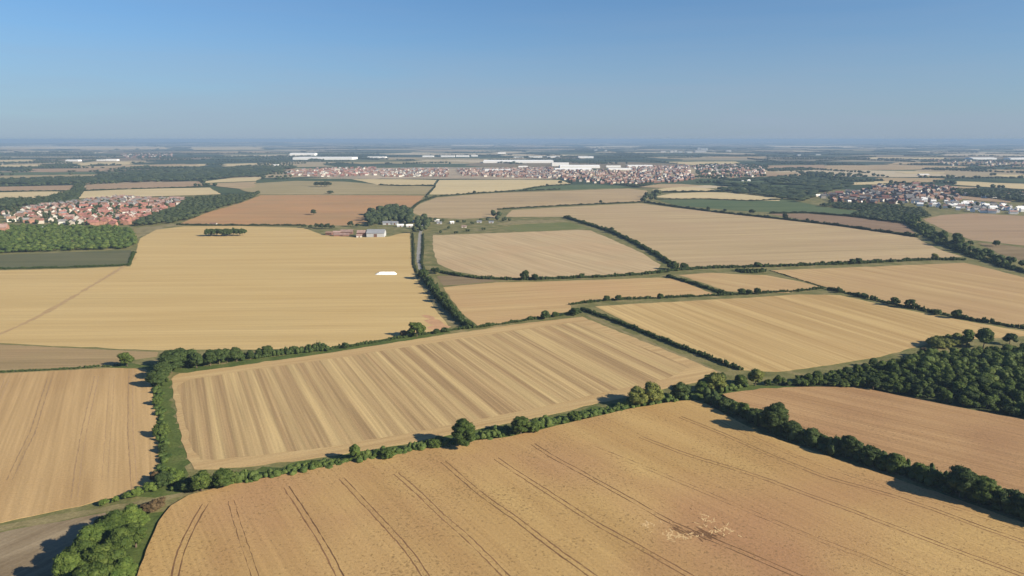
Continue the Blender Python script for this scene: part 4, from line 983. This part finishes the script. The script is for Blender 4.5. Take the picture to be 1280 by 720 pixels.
for a in [(604, 692, 200.5, 203.6, 'very long thin white warehouse behind the estates'), (690, 711, 202, 207.4, 'tall blocky white warehouse at the end of the long one'), (700, 750, 206.4, 210, 'white warehouse in front of the tall blocky one'),
          (758, 776, 206.3, 209.2, 'short white warehouse in the middle of the depot row'), (785, 816, 206, 209, 'bluish white warehouse at the right of the depot row'), (694, 740, 210.3, 213.4, 'low pale warehouse nearest the mixed estate'),
          (761, 791, 210, 212.4, 'low pale shed under the bluish white warehouse'), (723, 742, 195, 197.6, 'distant white warehouse above the depot row'), (622, 632, 190, 192.2, 'tiny distant white shed above the long warehouse'),
          (362, 393, 190.6, 194.6, 'big white shed upper left of the distant pair'), (366, 440, 196, 199.6, 'long white shed lower of the distant pair'), (459, 482, 195.4, 198, 'white shed right of the distant pair'),
          (341, 347, 205, 207.6, 'tiny white building left of the red estate'), (528, 542, 194, 196.2, 'first pale shed in the far row'), (551, 568, 194, 196.2, 'second pale shed in the far row'), (570, 586, 193.8, 196, 'third pale shed in the far row'), (589, 597, 193, 195.6, 'last small shed in the far row'),
          (642, 654, 195.6, 197.4, 'faint shed right of the far row'), (661, 678, 195.4, 197, 'second faint shed right of the far row'), (684, 700, 195, 197, 'third faint shed right of the far row'),
          (82, 98, 199, 201.6, 'white shed at far left beyond the belt'), (120, 130, 199, 201, 'small white shed right of the far left one'), (132, 146, 198.4, 201, 'wider white shed near the far left pair'),
          (1215, 1246, 196.8, 199.2, 'long white shed near the right horizon'), (1263, 1292, 197, 199.4, 'white shed cut by the right edge near the horizon'), (1234, 1246, 245, 247.6, 'white barn above the bungalow row'),
          (648, 660, 207, 209, 'small white hall among the estate roofs'), (691, 699, 214, 217, 'bright white hall inside the mixed estate'), (606, 640, 211.4, 214, 'pale long block left in the mixed estate')]:
    warehouse(*a[:4], a[4])
for i, (x0, x1, yt, yb) in enumerate([(838, 842, 187, 191), (843, 846, 186.5, 191), (848, 853, 188, 191.4), (869, 883, 187.4, 190.6), (882.5, 884.5, 183.4, 188.5), (872, 876, 183.6, 187), (891, 895, 188, 190), (908, 914, 186.6, 190.8),
                                      (857, 865, 188.8, 191), (826, 832, 188, 190.4), (876, 882, 184.6, 187.2), (756, 759, 186.6, 189.6), (743, 747, 186, 188.6), (997, 1001, 192, 195.6), (1020, 1026, 192, 194)]):
    warehouse(x0, x1, yt, yb, 'pale block in the hazy town on the horizon', 0, 0.6, 'tower_block', 'building', 'clad', 'steel', 45, 'pale blocks of the hazy town')

def barn(x0, x1, ytop, ybase, roof, wall, label, dratio=0.7, rot=0.0, name='barn', cat='barn', hfrac=0.45, door=True):
    xa, ya = G(x0, ybase); xb, _ = G(x1, ybase); k = metres((x0 + x1) / 2, ybase)
    w = xb - xa; hh = (ybase - ytop) * k; dep = w * dratio
    h = max(2.2, hh * hfrac); ri = max(1.0, min(dep * 0.25, hh * 0.35))
    e = link(name, None); e.location = ((xa + xb) / 2, ya + dep / 2, 0); e.rotation_euler = (0, 0, rot); tag(e, label, cat)
    wall_me(w, dep, h, ri).build('wall', WALL[wall], e)
    roof_mb(w, dep, h, ri, 0.4, 0.2).build('roof', ROOF[roof], e)
    if door:
        md = MB(); yy = -dep / 2 - 0.05; dw = min(4, w * 0.2)
        md.poly([(-dw / 2, yy, 0), (dw / 2, yy, 0), (dw / 2, yy, h * 0.8), (-dw / 2, yy, h * 0.8)]); md.build('door', WALL['dark'], e)
    return e
for a in [(458, 480, 285.5, 296.4, 'steel', 'clad', 'large grey barn at the right end of the brick farm', 0.75, 0.03), (446, 457, 284.5, 296, 'pink', 'dark', 'pink grey roofed barn touching the large grey barn', 0.9, 0.05),
          (425, 440, 286, 293, 'pink', 'dark', 'pale roofed long brick barn on the farm', 0.6, 0.1), (416, 425, 287, 293.5, 'pink', 'dark', 'faded roofed brick shed left of the pale roofed barn', 0.7, 0.0),
          (407, 415, 287.5, 294, 'brown', 'dark', 'leftmost red brick farm building', 0.7, -0.1), (417, 436, 291.5, 295.4, 'pink', 'brick', 'low brick range in front of the pale roofed barn', 0.3, 0.05),
          (445, 452, 291.5, 296.8, 'pink', 'pale', 'little pale fronted shed before the pink grey barn', 0.7, 0.2),
          (505, 511, 273, 277.4, 'white', 'clad', 'highest of the white barns in the farm trees', 0.9, 0.2), (496, 504, 280, 283.8, 'white', 'clad', 'left lower white barn in the farm trees', 0.8, 0.15), (507.5, 515.5, 280.4, 284, 'white', 'clad', 'right lower white barn in the farm trees', 0.8, 0.15),
          (514, 519, 276, 279, 'white', 'clad', 'small white barn right of the highest one', 0.8, -0.3), (478, 489, 275.8, 281, 'steel', 'clad', 'left grey shed beside the white barns', 0.8, 0.1), (489.5, 497, 275.4, 281, 'steel', 'clad', 'right grey shed beside the white barns', 0.8, 0.0),
          (543, 549, 274.6, 277.2, 'white', 'clad', 'white shed right of the dark tree block', 0.7, 0.1), (562, 567, 276.4, 279.6, 'white', 'clad', 'white gabled shed among the farm paddocks', 0.8, 0.5), (577, 583, 283, 284.8, 'pink', 'cream', 'low pale shed in the farm paddock', 0.5, 0.0),
          (546, 552, 278.4, 280, 'steel', 'clad', 'long low grey shed under the white shed', 0.5, 0.0), (596, 602, 277.2, 278.6, 'steel', 'clad', 'left low tunnel shed by the paddock hedge', 0.5, 0.0), (611, 617, 277.6, 279, 'steel', 'clad', 'right low tunnel shed by the paddock hedge', 0.5, 0.0),
          (45, 53, 284, 287.2, 'white', 'white', 'white roofed shed at the edge of the left wood', 0.7, 0.3), (274, 281, 250.4, 253.4, 'white', 'white', 'white house in the wood left of the orange field', 0.8, 0.0), (262, 270, 279, 281.6, 'brown', 'cream', 'small barn by the hedge under the orange field', 0.6, 0.0),
          (1018, 1032, 242.4, 245.8, 'white', 'cream', 'long pale roofed hall left of the right village', 0.5, 0.35), (1076, 1083, 250.5, 254.2, 'white', 'white', 'bright white house front of the right village', 0.7, 0.2), (1060, 1064, 249.5, 252.6, 'white', 'white', 'small bright white house left in the right village', 0.8, 0.1),
          (1110, 1114, 234.4, 237, 'white', 'white', 'bright white roof high in the right village', 0.8, 0.1), (1121, 1126, 247.6, 250.2, 'white', 'white', 'bright white roof low in the right village', 0.8, 0.1),
          (927, 930, 224, 226.4, 'white', 'white', 'first white farmhouse in the broken wood', 0.8, 0.1), (934, 938, 224, 226.4, 'white', 'white', 'second white farmhouse in the broken wood', 0.8, 0.1), (1150, 1162, 217, 219.4, 'white', 'cream', 'pale sheds beyond the right village', 0.5, 0.0)]:
    barn(*a[:7], *(a[7:]))

# white heap on the golden field
x0, y0 = G(469, 343.5); x1, _ = G(495, 343.5); L = x1 - x0; rg = np.random.default_rng(2)
nx, ny = 40, 10; V = []
for i in range(nx + 1):
    for j in range(ny + 1):
        u, v = i / nx, j / ny
        prof = math.sin(math.pi * v) ** 0.7 * min(1, 5 * u, 8 * (1 - u)) ** 0.7
        V.append((u * L + rg.normal() * .08, v * 6 - 3 + rg.normal() * .08, max(0, prof * 2.2 + (rg.normal() * 0.08 if prof > 0.05 else 0))))
Fq = [(i * (ny + 1) + j, (i + 1) * (ny + 1) + j, (i + 1) * (ny + 1) + j + 1, i * (ny + 1) + j + 1) for i in range(nx) for j in range(ny)]
hp = link('heap', mesh_np('heap', V, [np.array(Fq)], [plain('white_lime', (0.86, 0.85, 0.82), 0.05, 2)], None, True)); hp.location = (x0, y0 + 3, 0.05)
tag(hp, 'long low bright white heap lying on the golden stubble field', 'heap')

# low blue hills closing the horizon
def hill(name, a0, a1, dist, h, seed, label):
    rr = np.random.default_rng(seed); n = 120; V = []
    ph = rr.uniform(0, 6, 5)
    for i in range(n + 1):
        t = i / n; a = a0 + (a1 - a0) * t
        e = math.sin(math.pi * t) ** 0.6 * (0.65 + 0.2 * math.sin(9 * t + ph[0]) + 0.12 * math.sin(23 * t + ph[1]) + 0.06 * math.sin(51 * t + ph[2]))
        for j, (dd, hh) in enumerate(((0, 0), (1500, .55), (3000, 1), (6000, 0))):
            V.append(((dist + dd) * math.sin(a), (dist + dd) * math.cos(a), -0.65 + h * e * hh))
    Fq = [(i * 4 + j, i * 4 + j + 1, (i + 1) * 4 + j + 1, (i + 1) * 4 + j) for i in range(n) for j in range(3)]
    tag(link(name, mesh_np(name, V, [np.array(Fq)], [COUNTRY], None, True)), label, None, None, 'structure')
hill('hills', -0.85, -0.02, 17000, 60, 1, 'low pale hills on the left horizon')
hill('hills', 0.0, 0.9, 26000, 85, 2, 'faint blue hills on the right horizon')

# ================================================================== HAZE, SKY, SUN, CAMERA
hb = box_mb(123000, 123000, 124.0, -1.8)
hb.faces([], [])
x = 61500
hb.poly([(-x, -x, 124), (x, -x, 124), (x, x, 124), (-x, x, 124)]); hb.poly([(-x, x, -1.8), (x, x, -1.8), (x, -x, -1.8), (-x, -x, -1.8)])
mh = bpy.data.materials.new('haze'); mh.use_nodes = True; nt = mh.node_tree; nt.nodes.remove(nt.nodes['Principled BSDF'])
pv = N(nt, 'ShaderNodeVolumePrincipled'); pv.inputs['Color'].default_value = (0.26, 0.385, 0.575, 1); pv.inputs['Density'].default_value = 1.15e-4
pv.inputs['Density Attribute'].default_value = ''
pv.inputs['Anisotropy'].default_value = 0.0
nt.links.new(pv.outputs[0], nt.nodes['Material Output'].inputs['Volume'])
try: mh.cycles.homogeneous_volume = True
except Exception: pass
tag(hb.build('haze', mh), 'thin blue summer haze over the whole landscape', None, None, 'stuff')

SUN_DIR = Vector((0.91, -0.41, 0)).normalized(); EL = math.radians(26)
sd = Vector((SUN_DIR.x * math.cos(EL), SUN_DIR.y * math.cos(EL), math.sin(EL)))
HAZEC = (2.72, 3.38, 4.4)   # layer of summer haze low in the sky, in the sky texture's own units
W = bpy.data.worlds.new('World'); S.world = W; W.use_nodes = True; nt = W.node_tree
sky = N(nt, 'ShaderNodeTexSky', sky_type='NISHITA'); sky.sun_disc = False
sky.sun_elevation = EL; sky.sun_rotation = math.atan2(SUN_DIR.x, SUN_DIR.y)
sky.altitude = 120; sky.air_density = 1.0; sky.dust_density = 0.5; sky.ozone_density = 10.0
tc = N(nt, 'ShaderNodeTexCoord'); sx = N(nt, 'ShaderNodeSeparateXYZ'); nt.links.new(tc.outputs['Generated'], sx.inputs[0])
low = ramp(nt, sx.outputs['Z'], [(0.0, (0.9,) * 3), (0.055, (0.72,) * 3), (0.13, (0.36,) * 3), (0.27, (0, 0, 0))])
st = noise(nt, tc.outputs['Generated'], (2.2, 2.2, 26), 4, 0.6, 0.4)
sf = ramp(nt, st, [(0.35, (0.72,) * 3), (0.7, (1,) * 3)])
low = mix(nt, 1.0, low, sf, 'MULTIPLY')
blue = mix(nt, 1.0, sky.outputs[0], (0.98, 1.03, 0.95), 'MULTIPLY')
hz = mix(nt, low, blue, HAZEC)
nt.links.new(hz, nt.nodes['Background'].inputs[0]); nt.nodes['Background'].inputs[1].default_value = 0.057
sl = bpy.data.lights.new('sun', 'SUN'); sl.energy = 4.6; sl.angle = math.radians(0.53); sl.color = (1.0, 0.885, 0.70)
so = link('sun', sl); so.rotation_euler = (-sd).to_track_quat('-Z', 'Y').to_euler(); so.location = (0, 0, 300)

cd = bpy.data.cameras.new('camera'); cd.sensor_width = 36; cd.lens = 36 * F / 1280; cd.clip_start = 1; cd.clip_end = 200000
co = link('camera', cd); co.location = (0, 0, H); co.rotation_euler = (math.pi / 2 - PITCH, 0, 0); S.camera = co
S.view_settings.view_transform = 'Standard'; S.view_settings.look = 'None'; S.view_settings.exposure = 1.15; S.view_settings.gamma = 1
S.view_settings.use_curve_mapping = False
S.cycles.max_bounces = 6; S.cycles.diffuse_bounces = 2; S.cycles.volume_bounces = 1; S.cycles.use_denoising = True
S.cycles.sample_clamp_indirect = 5
